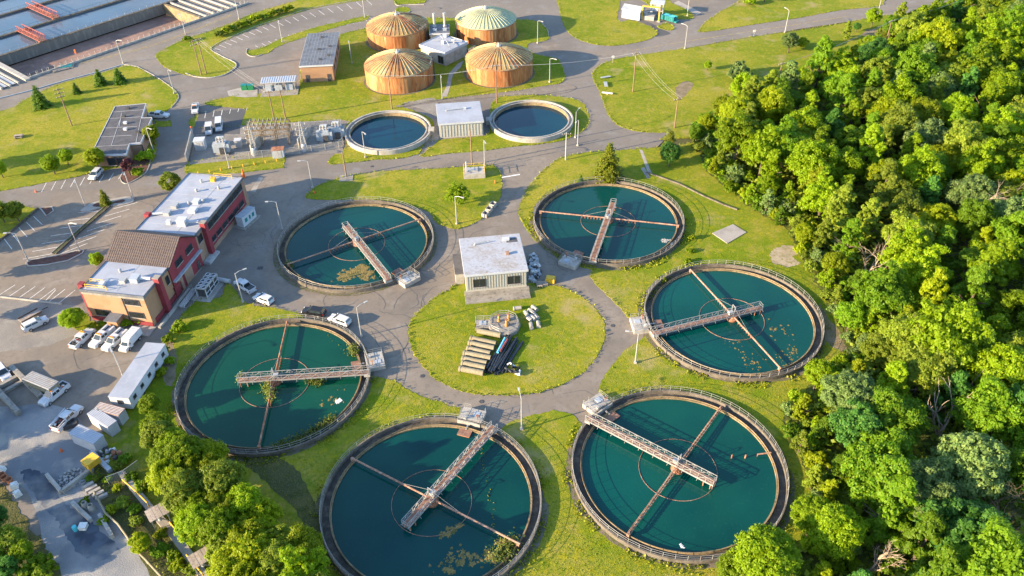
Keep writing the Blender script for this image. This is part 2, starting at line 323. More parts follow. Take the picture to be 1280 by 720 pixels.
def inside(poly, x, y):
    poly = np.asarray(poly); r = np.zeros(len(x), bool); j = len(poly)-1
    for i in range(len(poly)):
        xi, yi = poly[i]; xj, yj = poly[j]
        c = ((yi > y) != (yj > y)) & (x < (xj-xi)*(y-yi)/(yj-yi+1e-12)+xi); r ^= c; j = i
    return r
# ================================================================== ground, roads, lawns
_a = math.atan2(48, 39.8); _x, _n = Vector((math.cos(_a),math.sin(_a))), Vector((-math.sin(_a),math.cos(_a)))
PIT = [tuple(Vector((-151.5,244.5))+_x*i+_n*j) for i, j in ((-15,.1),(114,.1),(114,67),(-15,67))]
PIT[0] = tuple(Vector((-151.5,244.5))+_x*-.2+_n*.1); PIT.insert(0, tuple(Vector((-151.5,244.5))+_x*-.2+_n*24.0)); PIT.insert(0, tuple(Vector((-151.5,244.5))+_x*-15+_n*24.0))
PIT[3] = tuple(Vector((-151.5,244.5))+_x*64+_n*.1); PIT.insert(4, tuple(Vector((-151.5,244.5))+_x*64+_n*24.0)); PIT.insert(5, tuple(Vector((-151.5,244.5))+_x*114+_n*24.0))
holed('ground', [(-3500,-800),(3500,-800),(3500,4500),(-3500,4500)], [PIT], 'ground_soil', -.12)
holed('plant_road', ring_pts([(-700,-30),(-300,-330),(1190,-40),(1215,4),(1150,14),(1000,36),(860,62),(835,170),(810,196),(800,420),(760,520),(640,800),(-300,800)], False), [PIT], 'asphalt_grey', 0.0)
sheet('ring_road', [(350,368),(330,330),(345,290),(378,252),(392,238),(520,205),(640,185),(705,190),(650,235),(648,268),(665,310),(735,338),(780,395),(812,400),(800,428),(770,450),(748,490),(760,515),(700,535),(640,560),(560,530),(470,480),(452,410)], 'asphalt', .006, True, 0, .25)
sheet('parking_lot', [(-80,330),(0,306),(50,262),(70,240),(215,232),(240,212),(232,224),(180,262),(150,330),(100,378),(78,380),(0,371),(-60,366)], 'asphalt', .005, False)
sheet('yard_pavement', [(-60,440),(0,432),(60,420),(100,408),(180,420),(210,430),(180,470),(140,505),(115,515),(90,505),(60,515),(30,522),(-60,530)], 'asphalt', .007)
sheet('gravel_yard', [(-120,366),(0,371),(78,380),(103,383),(112,400),(92,420),(60,432),(0,440),(-120,450)], 'gravel', .010, False)
sheet('dirt_road', [(-120,500),(0,508),(60,505),(95,520),(110,545),(118,570),(125,610),(150,660),(205,740),(230,800),(90,800),(60,720),(45,640),(10,600),(-120,590)], 'dust', .012)
PATCH_PX = [(28,588),(55,592),(75,622),(98,640),(118,655),(150,690),(118,702),(98,690),(84,672),(70,650),(50,628),(35,608)]
sheet('asphalt_patch', PATCH_PX, 'fresh_asphalt', .018, True, .0, .25)
sheet('substation_gravel', [(236,206),(245,168),(250,160),(420,150),(432,170),(428,192),(360,194)], 'gravel', .070, False)
sheet('substation_parking', [(240,168),(249,141),(308,136),(300,160),(300,168)], 'asphalt_dark', .075, False)

def lawn(px, z, sm=True, jit=.2, m='lawn'):
    o = sheet('lawn', px, m, z, sm, .22, jit); LAWN_POLYS.append([tuple(v.co[:2]) for v in o.data.vertices][:len(o.data.polygons[0].vertices)]); return o
lawn([(-90,146),(0,139),(36,122),(62,110),(85,102),(120,93),(155,83),(172,85),(190,95),(207,105),(220,115),(222,123),(214,134),(204,141),(193,146),(193,200),(150,209),(115,216),(100,220),(50,230),(0,239),(-90,258)], .06)
lawn([(194,152),(214,151),(214,158),(194,159)], .05, False)
lawn([(-90,264),(0,257),(36,259),(48,261),(30,277),(6,297),(-12,310),(-90,352)], .06, False)
lawn([(196,68),(198,76),(206,84),(220,90),(238,95),(262,97),(280,93),(293,85),(295,80),(288,76),(275,70),(265,63),(272,56),(292,46),(320,34),(347,25),(372,16),(400,9),(440,2),(480,-4),(480,-24),(420,-16),(375,-1),(345,8),(316,17),(300,24),(280,32),(262,39),(235,48),(214,57)], .06)
lawn([(308,64),(311,69),(322,69),(336,66),(346,59),(370,50),(400,40),(440,29),(458,25),(458,20),(430,26),(395,34),(370,42),(350,49),(332,58),(322,61)], .05)
lawn([(492,2),(496,6),(508,5),(528,4),(533,0),(528,-8),(490,-8)], .055)
lawn([(494,13),(500,16),(512,15),(511,10),(500,9)], .055)
lawn([(258,131),(272,124),(300,119),(330,117),(366,114),(376,100),(380,82),(420,80),(424,46),(450,37),(480,28),(530,23),(568,23),(640,24),(672,27),(684,37),(686,46),(682,51),(660,55),(665,66),(690,72),(699,76),(706,96),(700,104),(680,108),(645,114),(600,119),(560,124),(512,128),(503,133),(516,138),(540,150),(540,172),(528,184),(524,192),(500,198),(470,200),(440,203),(412,205),(417,194),(430,186),(432,160),(420,150),(250,160),(250,142),(308,137)], .058)
lawn([(528,196),(534,188),(545,176),(604,170),(612,160),(616,128),(640,119),(700,121),(725,127),(734,139),(736,152),(731,162),(716,170),(698,177),(640,184),(598,189),(560,192)], .056)
lawn([(232,207),(237,203),(262,199),(310,196),(357,194),(355,210),(300,216),(238,220),(231,214)], .06, False)
lawn([(384,248),(388,240),(396,233),(410,227),(430,221),(460,216),(500,213),(560,210),(600,206),(617,208),(626,218),(627,232),(624,250),(613,264),(598,276),(574,286),(560,284),(545,278),(530,262),(470,250),(420,250)], .06)
lawn([(511,420),(513,404),(524,389),(545,371),(562,362),(568,357),(590,354),(662,354),(690,357),(706,361),(726,371),(745,387),(755,405),(755,426),(745,447),(726,467),(700,482),(670,491),(640,494),(610,494),(580,490),(550,477),(530,460),(517,440)], .06)
lawn([(648,268),(650,255),(660,235),(675,216),(690,204),(703,196),(730,191),(760,189),(800,186),(835,183),(1000,160),(1500,100),(1500,300),(1300,900),(640,900),(640,780),(600,560),(630,533),(640,527),(662,520),(692,513),(714,518),(728,530),(762,520),(760,500),(748,490),(752,476),(766,455),(781,437),(794,430),(802,424),(830,405),(795,400),(785,397),(776,386),(760,370),(746,357),(738,347),(740,338),(700,326),(668,300),(655,282)], .06, False)
lawn([(372,391),(345,385),(322,383),(305,378),(296,366),(284,350),(278,372),(249,375),(237,383),(223,400),(208,422),(203,445),(188,475),(160,505),(140,520),(120,560),(118,580),(128,600),(150,640),(200,712),(230,760),(320,850),(600,850),(620,640),(592,540),(580,520),(574,511),(540,500),(514,490),(495,477),(478,471),(464,474),(420,430)], .06, False)
lawn([(699,-14),(699,10),(703,27),(712,42),(730,52),(755,57),(780,56),(805,51),(819,45),(821,40),(812,33),(796,27),(786,25),(772,24),(770,-14)], .06)
lawn([(822,33),(832,29),(840,32),(843,36),(836,38),(826,36)], .05)
lawn([(770,-14),(775,0),(800,0),(815,10),(835,22),(862,24),(866,20),(858,12),(838,2),(836,-14)], .055)
lawn([(873,38),(881,29),(900,15),(920,4),(950,-14),(1110,-14),(1104,2),(1097,8),(1050,13),(1000,22),(940,31),(890,39),(877,40)], .06)
lawn([(743,88),(741,98),(749,115),(759,140),(767,152),(780,160),(805,165),(836,166),(900,166),(1500,60),(1500,-40),(1280,-8),(1180,13),(1100,20),(1060,28),(1000,38),(940,46),(860,60),(780,72),(756,79)], .06)
sheet('weedy_ground', [(-60,618),(0,604),(12,620),(30,645),(45,668),(60,690),(72,740),(-60,760)], 'ground_soil', .05, True, .1, .4)
# forest floor over the lawn on the east side
FOREST_PX = [(1330,-12),(1190,12),(1108,50),(1012,96),(930,122),(884,142),(866,176),(884,214),(935,258),(985,288),(1004,326),(1034,380),(1060,438),(1016,482),(980,508),(982,545),(1008,592),(1018,642),(990,694),(930,760),(910,820),(1420,900),(1560,200)]
FW = ring_pts(FOREST_PX, False)
sheet('forest_floor', None, 'forest_floor', .10, world=FW, skirt=.2, jitter=.5)
BELT_PX = [(192,552),(222,545),(250,552),(276,596),(306,644),(360,684),(394,726),(410,800),(330,830),(300,735),(262,696),(238,655),(212,604)]
BW = ring_pts(BELT_PX, False)
sheet('forest_floor', None, 'forest_floor', .09, world=BW, skirt=.2, jitter=.4)
sheet('weedy_ground', [(118,582),(140,585),(165,600),(190,640),(230,700),(262,750),(222,770),(170,690),(125,622)], 'ground_soil', .085, True, .2, .2)

# bare earth and wear
for px, m, z in [([(963,318),(970,310),(984,307),(992,309),(999,317),(990,322),(1000,329),(986,334),(974,331),(965,328)], 'sand', .075), ([(1024,380),(1036,398),(1052,418),(1058,440),(1034,428),(1028,405)], 'soil_bare', .075),
                 ([(845,110),(856,102),(866,106),(858,118),(848,124)], 'soil_bare', .075), ([(1078,42),(1092,36),(1098,45),(1084,48)], 'soil_bare', .075),
                 ([(300,560),(350,572),(380,600),(400,650),(410,700),(395,700),(378,650),(340,610),(305,580)], 'ground_soil', .075), ([(208,432),(215,425),(222,450),(216,480),(206,478),(202,455)], 'soil_bare', .075)]:
    sheet('bare_soil', px, m, z, True, .0, .25)
sheet('tank_drive', [(503,130),(520,126),(545,124),(550,150),(549,172),(538,184),(530,176),(546,152),(530,138)], 'gravel', .078)
sheet('mulch_bed', [(152,221),(154,226),(161,228),(178,217),(186,206),(188,192),(176,190),(170,200),(158,212)], 'mulch', .085)
sheet('service_path', [(552,121),(558,108),(561,92),(572,80),(580,76),(576,84),(566,94),(563,108),(559,121)], 'concrete_world', .085, False)
sheet('footpath', [(799,187),(803,188),(815,218),(810,217)], 'concrete_world', .085, False)
sheet('footpath', [(801,211),(805,209),(813,222),(809,224)], 'concrete_world', .087, False)
sheet('footpath', [(842,4),(848,1),(877,16),(871,19)], 'concrete_world', .085, False)
sheet('loading_pavement', [(786,25),(800,27),(812,33),(821,40),(820,46),(838,42),(826,36),(822,33),(806,26)], 'asphalt_dark', .015)
sheet('service_path', [(500,131),(560,123),(640,114),(700,105),(720,110),(700,117),(640,120),(560,127),(505,134)], 'asphalt', .080)

# ring of trodden soil round each tank is built with the tank; here the kerbs
def kerb(px, w=.25, h=.16, m='concrete_pale', sm=True, label='pale concrete kerb', name='kerb'):
    pts = [at(*p) for p in px]
    if sm: pts = [Vector((*q, 0)) for q in smooth_poly([tuple(p[:2]) for p in pts], 5, False)]
    mb = MB()
    L = []; Rr = []
    for i, p in enumerate(pts):
        t = (pts[min(i+1, len(pts)-1)]-pts[max(i-1, 0)]).normalized(); nn = Vector((-t.y, t.x, 0))*w*.33; L.append(p+nn); Rr.append(p-nn)
    n = len(pts); vs = []
    for z in (-.05, h): vs += [(p.x, p.y, z) for p in L] + [(p.x, p.y, z) for p in Rr]
    fs = []
    for i in range(n-1): fs += [(2*n+i, 3*n+i, 3*n+i+1, 2*n+i+1), (i, 2*n+i, 2*n+i+1, i+1), (n+i+1, 3*n+i+1, 3*n+i, n+i)]
    fs += [(0, n, 3*n, 2*n), (n-1, 3*n-1, 4*n-1, 2*n-1)]
    mb.add(vs, fs); return structure(mb.build(name, m))
kerb([(-20,128),(0,123),(40,113),(85,100),(120,91),(154,81)], .35, .25, 'blue_grey_metal')
kerb([(154,81),(164,82),(173,84)], .4, .2); kerb([(173,84),(190,93),(207,104),(220,115),(223,123),(214,135)], .3)
kerb([(232,92),(244,96),(262,97.5),(280,94),(293,86),(295,80),(287,75)], .45, .25); kerb([(287,75),(275,69),(264,62),(271,55),(292,45),(320,33),(347,24),(372,15),(400,8),(440,1)], .3)
kerb([(309,61),(308,66),(312,70),(320,71),(328,68)], .4, .2)
kerb([(494,14),(496,17),(508,17),(513,14)], .4, .2)
kerb([(493,2),(497,7),(510,6),(530,6)], .4, .2)
kerb([(675,27),(684,37),(686,46)], .35, .2)
kerb([(48,261),(30,277),(6,297),(-14,311)], .5, .45, 'concrete_dark', False)
kerb([(-10,371),(0,371.5),(78,380.5)], .4, .3, 'concrete_pale', False)
kerb([(138,258),(104,287),(70,318)], .35, .3, 'concrete_dark', False); kerb([(130,259),(98,287),(64,317)], .3, .18, 'concrete', False)
sheet('median_strip', [(130,259),(138,258),(70,318),(64,317)], 'ground_soil', .09, False)
for a in ([(50,260),(65,259),(67,264),(58,270)], [(33,329),(40,325),(70,320),(95,314),(105,313),(103,317),(85,326),(60,331),(36,333)]):
    kerb(a+[a[0]], .45, .18, 'concrete_pale', False); sheet('mulch_bed', a, 'mulch', .09, False)
sheet('traffic_island', [(101,264),(109,257),(122,252),(140,249),(160,246),(167,249),(166,253),(150,257),(130,259),(112,264)], 'concrete_world', .15, True, .2)
sheet('mulch_bed', [(116,258),(122,254),(132,254),(132,258),(122,259)], 'mulch', .16); sheet('mulch_bed', [(140,254),(152,250),(157,251),(152,254)], 'mulch', .16)
kerb([(150,222),(153,228),(161,229),(180,218),(187,206),(188,194)], .3, .16)

# painted markings
mk = MB()
def stroke(mb, a, b, w=.14, z=.02):
    a, b = at(*a), at(*b); t = (b-a).normalized(); nn = Vector((-t.y, t.x, 0))*w/2
    mb.add([(a-nn)[:2]+(z,), (b-nn)[:2]+(z,), (b+nn)[:2]+(z,), (a+nn)[:2]+(z,)], [(0,1,2,3)])
for i in range(9):       # north bay by the office lawn
    x = 57+i*12.0; stroke(mk, (x+1-6.0, 240-i*2.0), (x+1, 228.5-i*1.75))
for i in range(5): stroke(mk, (42+i*-9.2, 270.5+i*7), (53+i*-9.2-i*.3, 281+i*7.6))
for i in range(7):       # rows either side of the median
    t = i/6; mx, my = 136-66*t, 262+54*t
    stroke(mk, (mx-4, my+1), (mx-38-3*t, my+4+4*t)); stroke(mk, (mx+6, my-1+2*t), (mx+36+4*t, my-9-3*t))
for i in range(7): stroke(mk, (7+i*12.5-8, 365+i*1.6+4), (7+i*12.5+12, 359+i*1.1-3))
stroke(mk, (70,362), (57,376)); stroke(mk, (174,284), (179,288)); stroke(mk, (180,277), (185,281)); stroke(mk, (165,297), (170,302))
for i in range(21):      # curved bays by the hedge
    t = i/20
    x, y = (1-t)**2*268+2*t*(1-t)*330+t*t*458, (1-t)**2*60+2*t*(1-t)*25+t*t*0
    stroke(mk, (x, y), (x+8.5-1.5*t, y+3+3.2*t), .16)
for i in range(18):
    t = i/17; x, y = 319+t*140, 57-t*37+math.sin(t*PI)*-3
    stroke(mk, (x, y), (x+8, y+4.5), .16)
for i in range(6): stroke(mk, (256+i*10.3, 148-i*1.9), (257.5+i*10.3, 139.5-i*.9), .14, .08)
for o in (structure(mk.build('parking_markings', 'paint_white')),): pass
yl = MB()
for w in ([(790,63),(850,53),(920,42),(1000,30),(1060,20)], [(100,78),(150,67),(200,53),(245,36),(290,18)], [(100,79.2),(150,68.2),(200,54.4),(245,37.4),(290,19.4)]):
    q = smooth_poly(w, 6, False)
    for a, b in zip(q, q[1:]): stroke(yl, a, b, .2)
structure(yl.build('centre_line', 'paint_yellow'))
wl = MB(); stroke(wl, (626,222), (650,218), .5); structure(wl.build('road_markings', 'paint_white'))
sheet('road_patch', [(313,239),(319,240),(329,222),(324,221)], 'concrete_world', .019, False)
sheet('weedy_ground', [(80,404),(90,390),(108,392),(116,402),(150,410),(176,412),(174,418),(140,416),(110,413),(94,412)], 'lawn', .062, True, .1, .3)
# cracks and patches in the ring road
ck = MB()
for k in range(84):
    if k < 54: u, v = random.choice([(560,310,), (540,350), (700,335), (500,390), (640,215), (720,420), (480,440), (330,320), (700,500), (600,260), (770,400), (450,230), (600,520)])[:2]
    else: u, v = random.choice([(120,290), (60,300), (190,250), (250,190), (100,450), (330,260), (380,380)])
    p = at(u+random.uniform(-30,30), v+random.uniform(-14,14)); ang = random.uniform(0, PI); 
    for j in range(random.randint(3, 8)):
        ang += random.uniform(-.7,.7); q = p+Vector((math.cos(ang), math.sin(ang), 0))*random.uniform(.8, 2.2)
        nn = Vector((-(q-p).y, (q-p).x, 0)).normalized()*.045
        ck.add([(p-nn)[:2]+(.022,), (q-nn)[:2]+(.022,), (q+nn)[:2]+(.022,), (p+nn)[:2]+(.022,)], [(0,1,2,3)]); p = q
structure(ck.build('road_cracks', 'asphalt_dark'))
for u, v, sx, sy, rz in [(640,205,7,3.5,.2), (540,325,5,4,.5), (715,345,6,4,.9), (480,420,5,3,.4), (310,300,4,14,-.4), (330,235,3,9,-.3), (250,175,3,10,-.2), (690,60,6,9,.3), (770,66,12,4,.2), (120,300,8,3,.5), (400,225,12,2.5,.1), (640,512,6,2.5,.1)]:
    p = at(u, v); c, s = math.cos(rz), math.sin(rz)
    sheet('road_patch', None, random.choice(['asphalt_grey','asphalt']), .0165+random.random()*.003, world=[(p.x+a*c-b*s, p.y+a*s+b*c) for a, b in ((-sx/2,-sy/2),(sx/2,-sy/2),(sx/2,sy/2),(-sx/2,sy/2))])

for k, (u, v, lb) in enumerate([(325,335,'square grate beside the left rim of the scum raft tank'),(528,470,'round cover on the ring road below the round lawn'),(602,502,'round cover on the ring road near the lowest street lamp'),(766,407,'round cover on the ring road beside the right platform'),(700,205,'round cover on the road crossing right of the concrete chamber'),(465,208,'round cover on the road left of the concrete chamber'),(610,345,'')][:6]):
    o = (MB().lathe([(.45,0),(.45,.03),(.38,.04),(0,.04)],14) if k else MB().box((0,0,.02),(1.2,1.0,.05)).box((0,0,.05),(.9,.7,.03))).build('manhole_cover','dark_metal',None,at(u,v,.012)); tag(o,lb,'manhole cover')
# ================================================================== settling tanks
TANK_R = 17.5; TZ = .35
TANKS = [ # x, y, bridge bearing, arm bearing, platform bearing, water, label words
 (-35.03,150.96, -59.2, 31.2, -46.4, 'water_deep', 'nearest the red office building, with the brown scum raft'),
 ( 22.73,158.37,-106.9,-12.3,-122.1, 'water_deep', 'below the big conifer, beyond the white roofed pump house'),
 ( 43.84,123.04,-162.4,-69.8,-174.8, 'water_teal', 'beside the sandy patch at the wood edge'),
 (-44.16,107.35,   3.7,-86.9,  15.2, 'water_green', 'beside the long white trailer, with reeds growing in it'),
 (-13.35, 80.04,  55.7,-31.5,  71.4, 'water_deep', 'cut by the bottom edge, yellow weed along its rim'),
 ( 26.74, 85.75, 143.1, 52.7, 129.6, 'water_teal', 'with clear water at the wood edge, nearest the bottom right')]
SHORT = ['scum raft tank by the red building', 'tank below the big conifer', 'tank beside the sandy patch', 'reedy tank beside the long trailer', 'tank at the bottom edge', 'clear tank nearest the bottom right']
wall_me = MB().lathe([(17.5,-.5),(17.5,.6),(17.2,.6),(17.2,-.25)], 128).mesh('tank_wall', 'rim_concrete')
chan_me = MB().lathe([(17.2,-.2),(15.95,-.2)], 128).mesh('channel', 'concrete_dark')
inner_me = MB().lathe([(15.95,-.25),(15.95,.22),(15.7,.22),(15.7,-2.0)], 128).mesh('weir_wall', 'weir')
lip_me = MB().lathe([(15.98,.2),(15.98,.42),(15.94,.42),(15.94,.2)], 128).mesh('weir_plate', 'weir')
def apron_mesh(seed):
    rr = random.Random(seed); mb = MB(); n = 160; vs = []
    for k in range(n): vs.append((17.45*math.cos(2*PI*k/n), 17.45*math.sin(2*PI*k/n), .072))
    w = .7
    for k in range(n):
        w = max(.35, min(1.15, w+rr.uniform(-.2,.2))); r = 17.5+w
        vs.append((r*math.cos(2*PI*k/n), r*math.sin(2*PI*k/n), .07))
    mb.add(vs, [(k, n+k, n+(k+1) % n, (k+1) % n) for k in range(n)])
    return mb.mesh('soil_apron', 'apron_soil')
def railing(pts, h=1.05, rails=(.55,1.05), r=.035, post=.035, step=1, closed=False):
    mb = MB(); pts = [Vector(p) for p in pts]
    for z in rails: mb.tube([p+Vector((0,0,z)) for p in pts], r, 5, closed=closed)
    for p in pts[::step]: mb.bar(p, p+Vector((0,0,h)), post*2)
    return mb
circ = lambda r, n, z=0.0, a0=0.0, a1=2*PI: [(r*math.cos(a0+(a1-a0)*k/n), r*math.sin(a0+(a1-a0)*k/n), z) for k in range(n)]
rail_me = railing(circ(17.36, 60, .6), closed=True, r=.028, post=.028).mesh('railing', 'rail_grey')
ring_me = MB().lathe([(6.4,-.25),(6.4,.02),(6.34,.02),(6.34,-.25)], 72).mesh('baffle_ring', 'rust_pale')
def bridge(i, ang, label):
    t = thing('walkway_bridge', label, 'bridge', (TANKS[i][0], TANKS[i][1], TZ), ang, 'walkway bridges over the settling tanks')
    x0, x1 = -6.4, 17.6; z = 1.15; w = .62
    MB().box(((x0+x1)/2, 0, z), (x1-x0, 1.16, .08)).build('deck', 'deck_rust', t)
    for sgn in (-1, 1):
        y = sgn*w
        g = MB(); g.bar((x0,y,z-.1),(x1,y,z-.1),.1,.26); g.bar((x0,y,z+1.1),(x1,y,z+1.1),.09); n = 18
        for k in range(n+1):
            x = x0+(x1-x0)*k/n; g.bar((x,y,z),(x,y,z+1.1),.07)
            if k < n:
                xn = x0+(x1-x0)*(k+1)/n
                g.bar((x,y,z+(1.08 if k % 2 else .02)),(xn,y,z+(.02 if k % 2 else 1.08)),.055)
                g.bar((x,y,z+.55),(xn,y,z+.55),.045)
            if k % 2 == 0: g.bar((x,y,z-.1),(x,y+sgn*.38,z-.42),.05)
        g.build('truss_side', 'rail_grey', t)
    e = MB(); 
    for zz in (.55,1.1): e.bar((x0,-w,z+zz),(x0,w,z+zz),.06)
    for k in range(13):
        x = x0+(x1-x0)*k/12; e.bar((x,-w,z-.2),(x,w,z-.2),.07)
    stuff(e.build('end_rail', 'rail_grey', t))
    for x in (x0+.4, x0+1.6):
        for y in (-w, w): MB().bar((x,y,z-.2),(x,y,-.6),.14).build('leg', 'rust', t)
    MB().box((17.1, 0, .85), (1.1, 1.6, .5)).build('bridge_seat', 'concrete_pale', t)
    f = MB(); f.tube([(0,.5,z),(0,.5,z+2.1)], .06, 6); f.tube([(0,-.5,z),(0,-.5,z+2.1)], .06, 6); f.bar((0,-.5,z+2.1),(0,.5,z+2.1),.09); f.box((.5,0,z+.5),(.9,.7,.8)); f.build('drive_frame', 'steel', t)
    return t
def scraper(i, ang, label):
    t = thing('rotating_scraper', label, 'scraper', (TANKS[i][0], TANKS[i][1], TZ), ang, 'rotating scraper arms of the settling tanks')
    MB().lathe([(1.15,-1),(1.15,.35),(.95,.5),(.95,.95),(0,.95)], 20).build('centre_column', 'rust', t)
    for sgn in (1, -1):
        a = MB(); L = 16.3
        if i == 5:
            for y in (-.22, .22): a.tube([(sgn*.8,y,.75),(sgn*L,y,.72)], .07, 6)
            a.tube([(sgn*.8,0,1.15),(sgn*L,0,.9)], .07, 6)
            for k in range(20):
                x0, x1 = .8+15.4*k/20, .8+15.4*(k+1)/20
                a.bar((sgn*x0,-.22,.74),(sgn*x1,.22,.74),.05); a.bar((sgn*x0,.22,.74),(sgn*(x0+x1)/2,0,1.1),.05); a.bar((sgn*x1,-.22,.74),(sgn*(x0+x1)/2,0,1.1),.05)
        else:
            a.tube([(sgn*.8,0,.85),(sgn*L,0,.8)], .17, 8); a.tube([(sgn*.8,.3,.55),(sgn*6.4,.3,.5)], .06, 6)
        arm = a.build('scraper_arm', 'rust_pale' if i != 3 else 'rust', t)
        for k in range(7 if i != 5 else 5): MB().box((sgn*(1.9+k*.72), .26, .08), (.16,.07,.95)).build('paddle', 'rust', arm)
        MB().box((sgn*16.0,0,.5),(.5,.5,.75)).build('end_bracket', 'rust_pale', arm)
        MB().bar((sgn*5.8,0,.9),(0,0,3.0),.035).build('stay_rod', 'rail_grey', arm)
    return t
def platform(i, ang, label):
    T = TANKS[i]; r = 18.6; a = R(ang)
    t = thing('valve_platform', label, 'platform', (T[0]+r*math.cos(a), T[1]+r*math.sin(a), TZ), a, 'concrete valve platforms at the settling tanks')
    MB().box((0,0,.05),(3.4,4.2,1.1)).build('slab', 'concrete_pale', t)
    pts = [(-1.6,-2,.6),(-1.6,2,.6),(0,2,.6),(1.6,2,.6),(1.6,.7,.6)]
    railing(pts, .95, (.5,.95), .028, .03).build('railing', 'rail_grey', t)
    railing([(-1.6,-2,.6),(0,-2,.6),(1.6,-2,.6)], .95, (.5,.95), .028, .03).build('railing', 'rail_grey', t)
    MB().box((.5,-.7,.64),(1.2,1.1,.08)).build('hatch', 'blue_grey_metal', t)
    MB().box((-.9,.9,.85),(.5,.5,.5)).build('valve_box', 'grey_metal', t)
    MB().tube([(-.6,-1.3,.6),(-.6,-1.3,1.6)], .09, 6).lathe([(.28,1.6),(.28,1.68),(0,1.68)], 10, (-.6,-1.3)).build('valve_wheel', 'rust', t)
    b = thing('scum_box', ['rusty scum box beside the platform inside the '+SHORT[i]][0], 'box', (T[0]+15.0*math.cos(a-.0), T[1]+15.0*math.sin(a), TZ), a, 'rusty scum boxes inside the settling tanks')
    MB().prism([(-.8,-1.1),(.8,-1.1),(.8,1.1),(-.8,1.1)], -.3, .12).build('trough', 'rust', b)
    MB().box((0,0,.16),(1.7,2.3,.07)).build('lid', 'deck_rust', b)
    MB().box((1.1,0,.25),(1.0,.25,.2)).build('bracket', 'rail_grey', b)
for i, (x, y, ba, aa, pa, wm, lb) in enumerate(TANKS):
    t = thing('settling_tank', 'large round settling tank '+lb, 'tank', (x,y,TZ), R(i*23), 'round settling tanks')
    link('wall', wall_me, t); link('channel_floor', chan_me, t); link('weir_wall', inner_me, t); link('weir_plate', lip_me, t); link('baffle_ring', ring_me, t); link('railing', rail_me, t)
    o = link('soil_apron', apron_mesh(i), None, (x,y,0)); structure(o)
    w = MB(); w.add([(15.85*math.cos(2*PI*k/96), 15.85*math.sin(2*PI*k/96), -.05) for k in range(96)], [tuple(range(96))]); structure(w.build('tank_water', wm, None, (x,y,TZ)))
    bridge(i, R(ba), 'grey truss walkway bridge with rusty deck across the '+SHORT[i])
    scraper(i, R(aa), ('rusty lattice' if i == 5 else 'pinkish rusty pipe')+' scraper arm across the '+SHORT[i])
    platform(i, pa, 'concrete valve platform with railing at the '+SHORT[i])

# floating scum, algae and debris
def floater(name, label, cat, cx, cy, blobs, m, z=-.035, seed=1, group=None):
    rr = random.Random(seed); mb = MB()
    for (bx, by, br) in blobs:
        n = 18; ph = rr.uniform(0,6); rad = [br*(.4+.8*rr.random()**1.5) for _ in range(n)]
        vs = [(bx, by, z+.05)] + [(bx+rad[k]*math.cos(2*PI*k/n+ph), by+rad[k]*math.sin(2*PI*k/n+ph), z) for k in range(n)]
        mb.add(vs, [(0, 1+k, 1+(k+1) % n) for k in range(n)])
    o = mb.build(name, m, None, (cx,cy,.35))
    if name in ('algae_specks','algae_mat','scum_raft'): return stuff(o)
    o['kind'] = 'thing'; return tag(o, label, cat, group)
def blobs_on(path, n, spread, r, seed):
    rr = random.Random(seed); out = []
    for _ in range(n):
        t = rr.random()*(len(path)-1); i = int(t); p = at(*path[i]).lerp(at(*path[i+1]), t-i)
        out.append((p.x+rr.gauss(0,spread), p.y+rr.gauss(0,spread), rr.uniform(*r)))
    return out
floater('scum_raft', 'brown scum raft floating in the tank nearest the red building', 'scum', 0, 0, blobs_on([(424,352),(436,345),(447,340),(455,335),(459,350)], 170, .75, (.2,.75), 1), 'scum', seed=2)
floater('algae_mat', 'ochre algae mats drifting along the near rim of the bottom tank', 'algae', 0, 0, blobs_on([(548,712),(563,704),(580,700),(600,702),(618,695),(634,684),(640,672)], 120, .8, (.1,.6), 3), 'scum', seed=4)
floater('algae_mat', 'small ochre algae mat against the baffle ring of the bottom tank', 'algae', 0, 0, blobs_on([(552,672),(565,664),(578,656)], 24, .3, (.2,.6), 5), 'scum', seed=6)
floater('algae_specks', 'scattered ochre specks in the reedy tank near the walkway bridge', 'algae', 0, 0, blobs_on([(404,502),(412,506),(425,502),(420,490)], 14, .8, (.1,.5), 7), 'scum', seed=8)
floater('algae_specks', 'pale algae streaks below the bridge of the tank beside the sandy patch', 'algae', 0, 0, blobs_on([(918,430),(925,445),(935,455),(945,465),(952,440)], 40, .9, (.06,.35), 9), 'scum', seed=10)
floater('algae_specks', 'brown algae flecks near the right rim of the tank beside the sandy patch', 'algae', 0, 0, blobs_on([(968,405),(985,420),(990,440),(984,450),(975,455)], 60, 1.1, (.05,.4), 11), 'scum', seed=12)
floater('foam_patch', 'pale foam patch at the right rim of the tank below the conifer', 'foam', 0, 0, blobs_on([(829,304),(835,300),(838,305)], 10, .35, (.3,.7), 13), 'concrete_pale', seed=14)
floater('floating_sheet', 'white floating sheet in the reedy tank below its bridge', 'litter', 0, 0, blobs_on([(421,504),(422,503)], 3, .15, (.6,.8), 15), 'bag_white', seed=16)
floater('floating_can', 'small white float near the lower rim of the clear bottom right tank', 'litter', 0, 0, blobs_on([(852,683),(852,684)], 3, .1, (.3,.4), 17), 'bag_white', seed=18)
for (u, v) in [(914,570),(931,570)]:
    pass
pp = [at(914,574), at(931,574)]
for k, p in enumerate(pp):
    o = MB().tube([(0,0,-.8),(0,0,.75)], .12, 7).build('stub_post', 'rust', None, (p.x,p.y,.35)); tag(o, ['rusty stub post in the clear tank, nearer the bridge end', 'rusty stub post in the clear tank, nearer the right rim'][k], 'post')
p = at(956,571); o = MB().tube([(-1.4,0,-.8),(-1.4,0,.5),(.9,0,.6)], .14, 7).build('scum_pipe', 'rust_pale', None, (p.x,p.y,.35), rz=.1); tag(o, 'bent rusty pipe at the right rim of the clear bottom right tank', 'pipe')

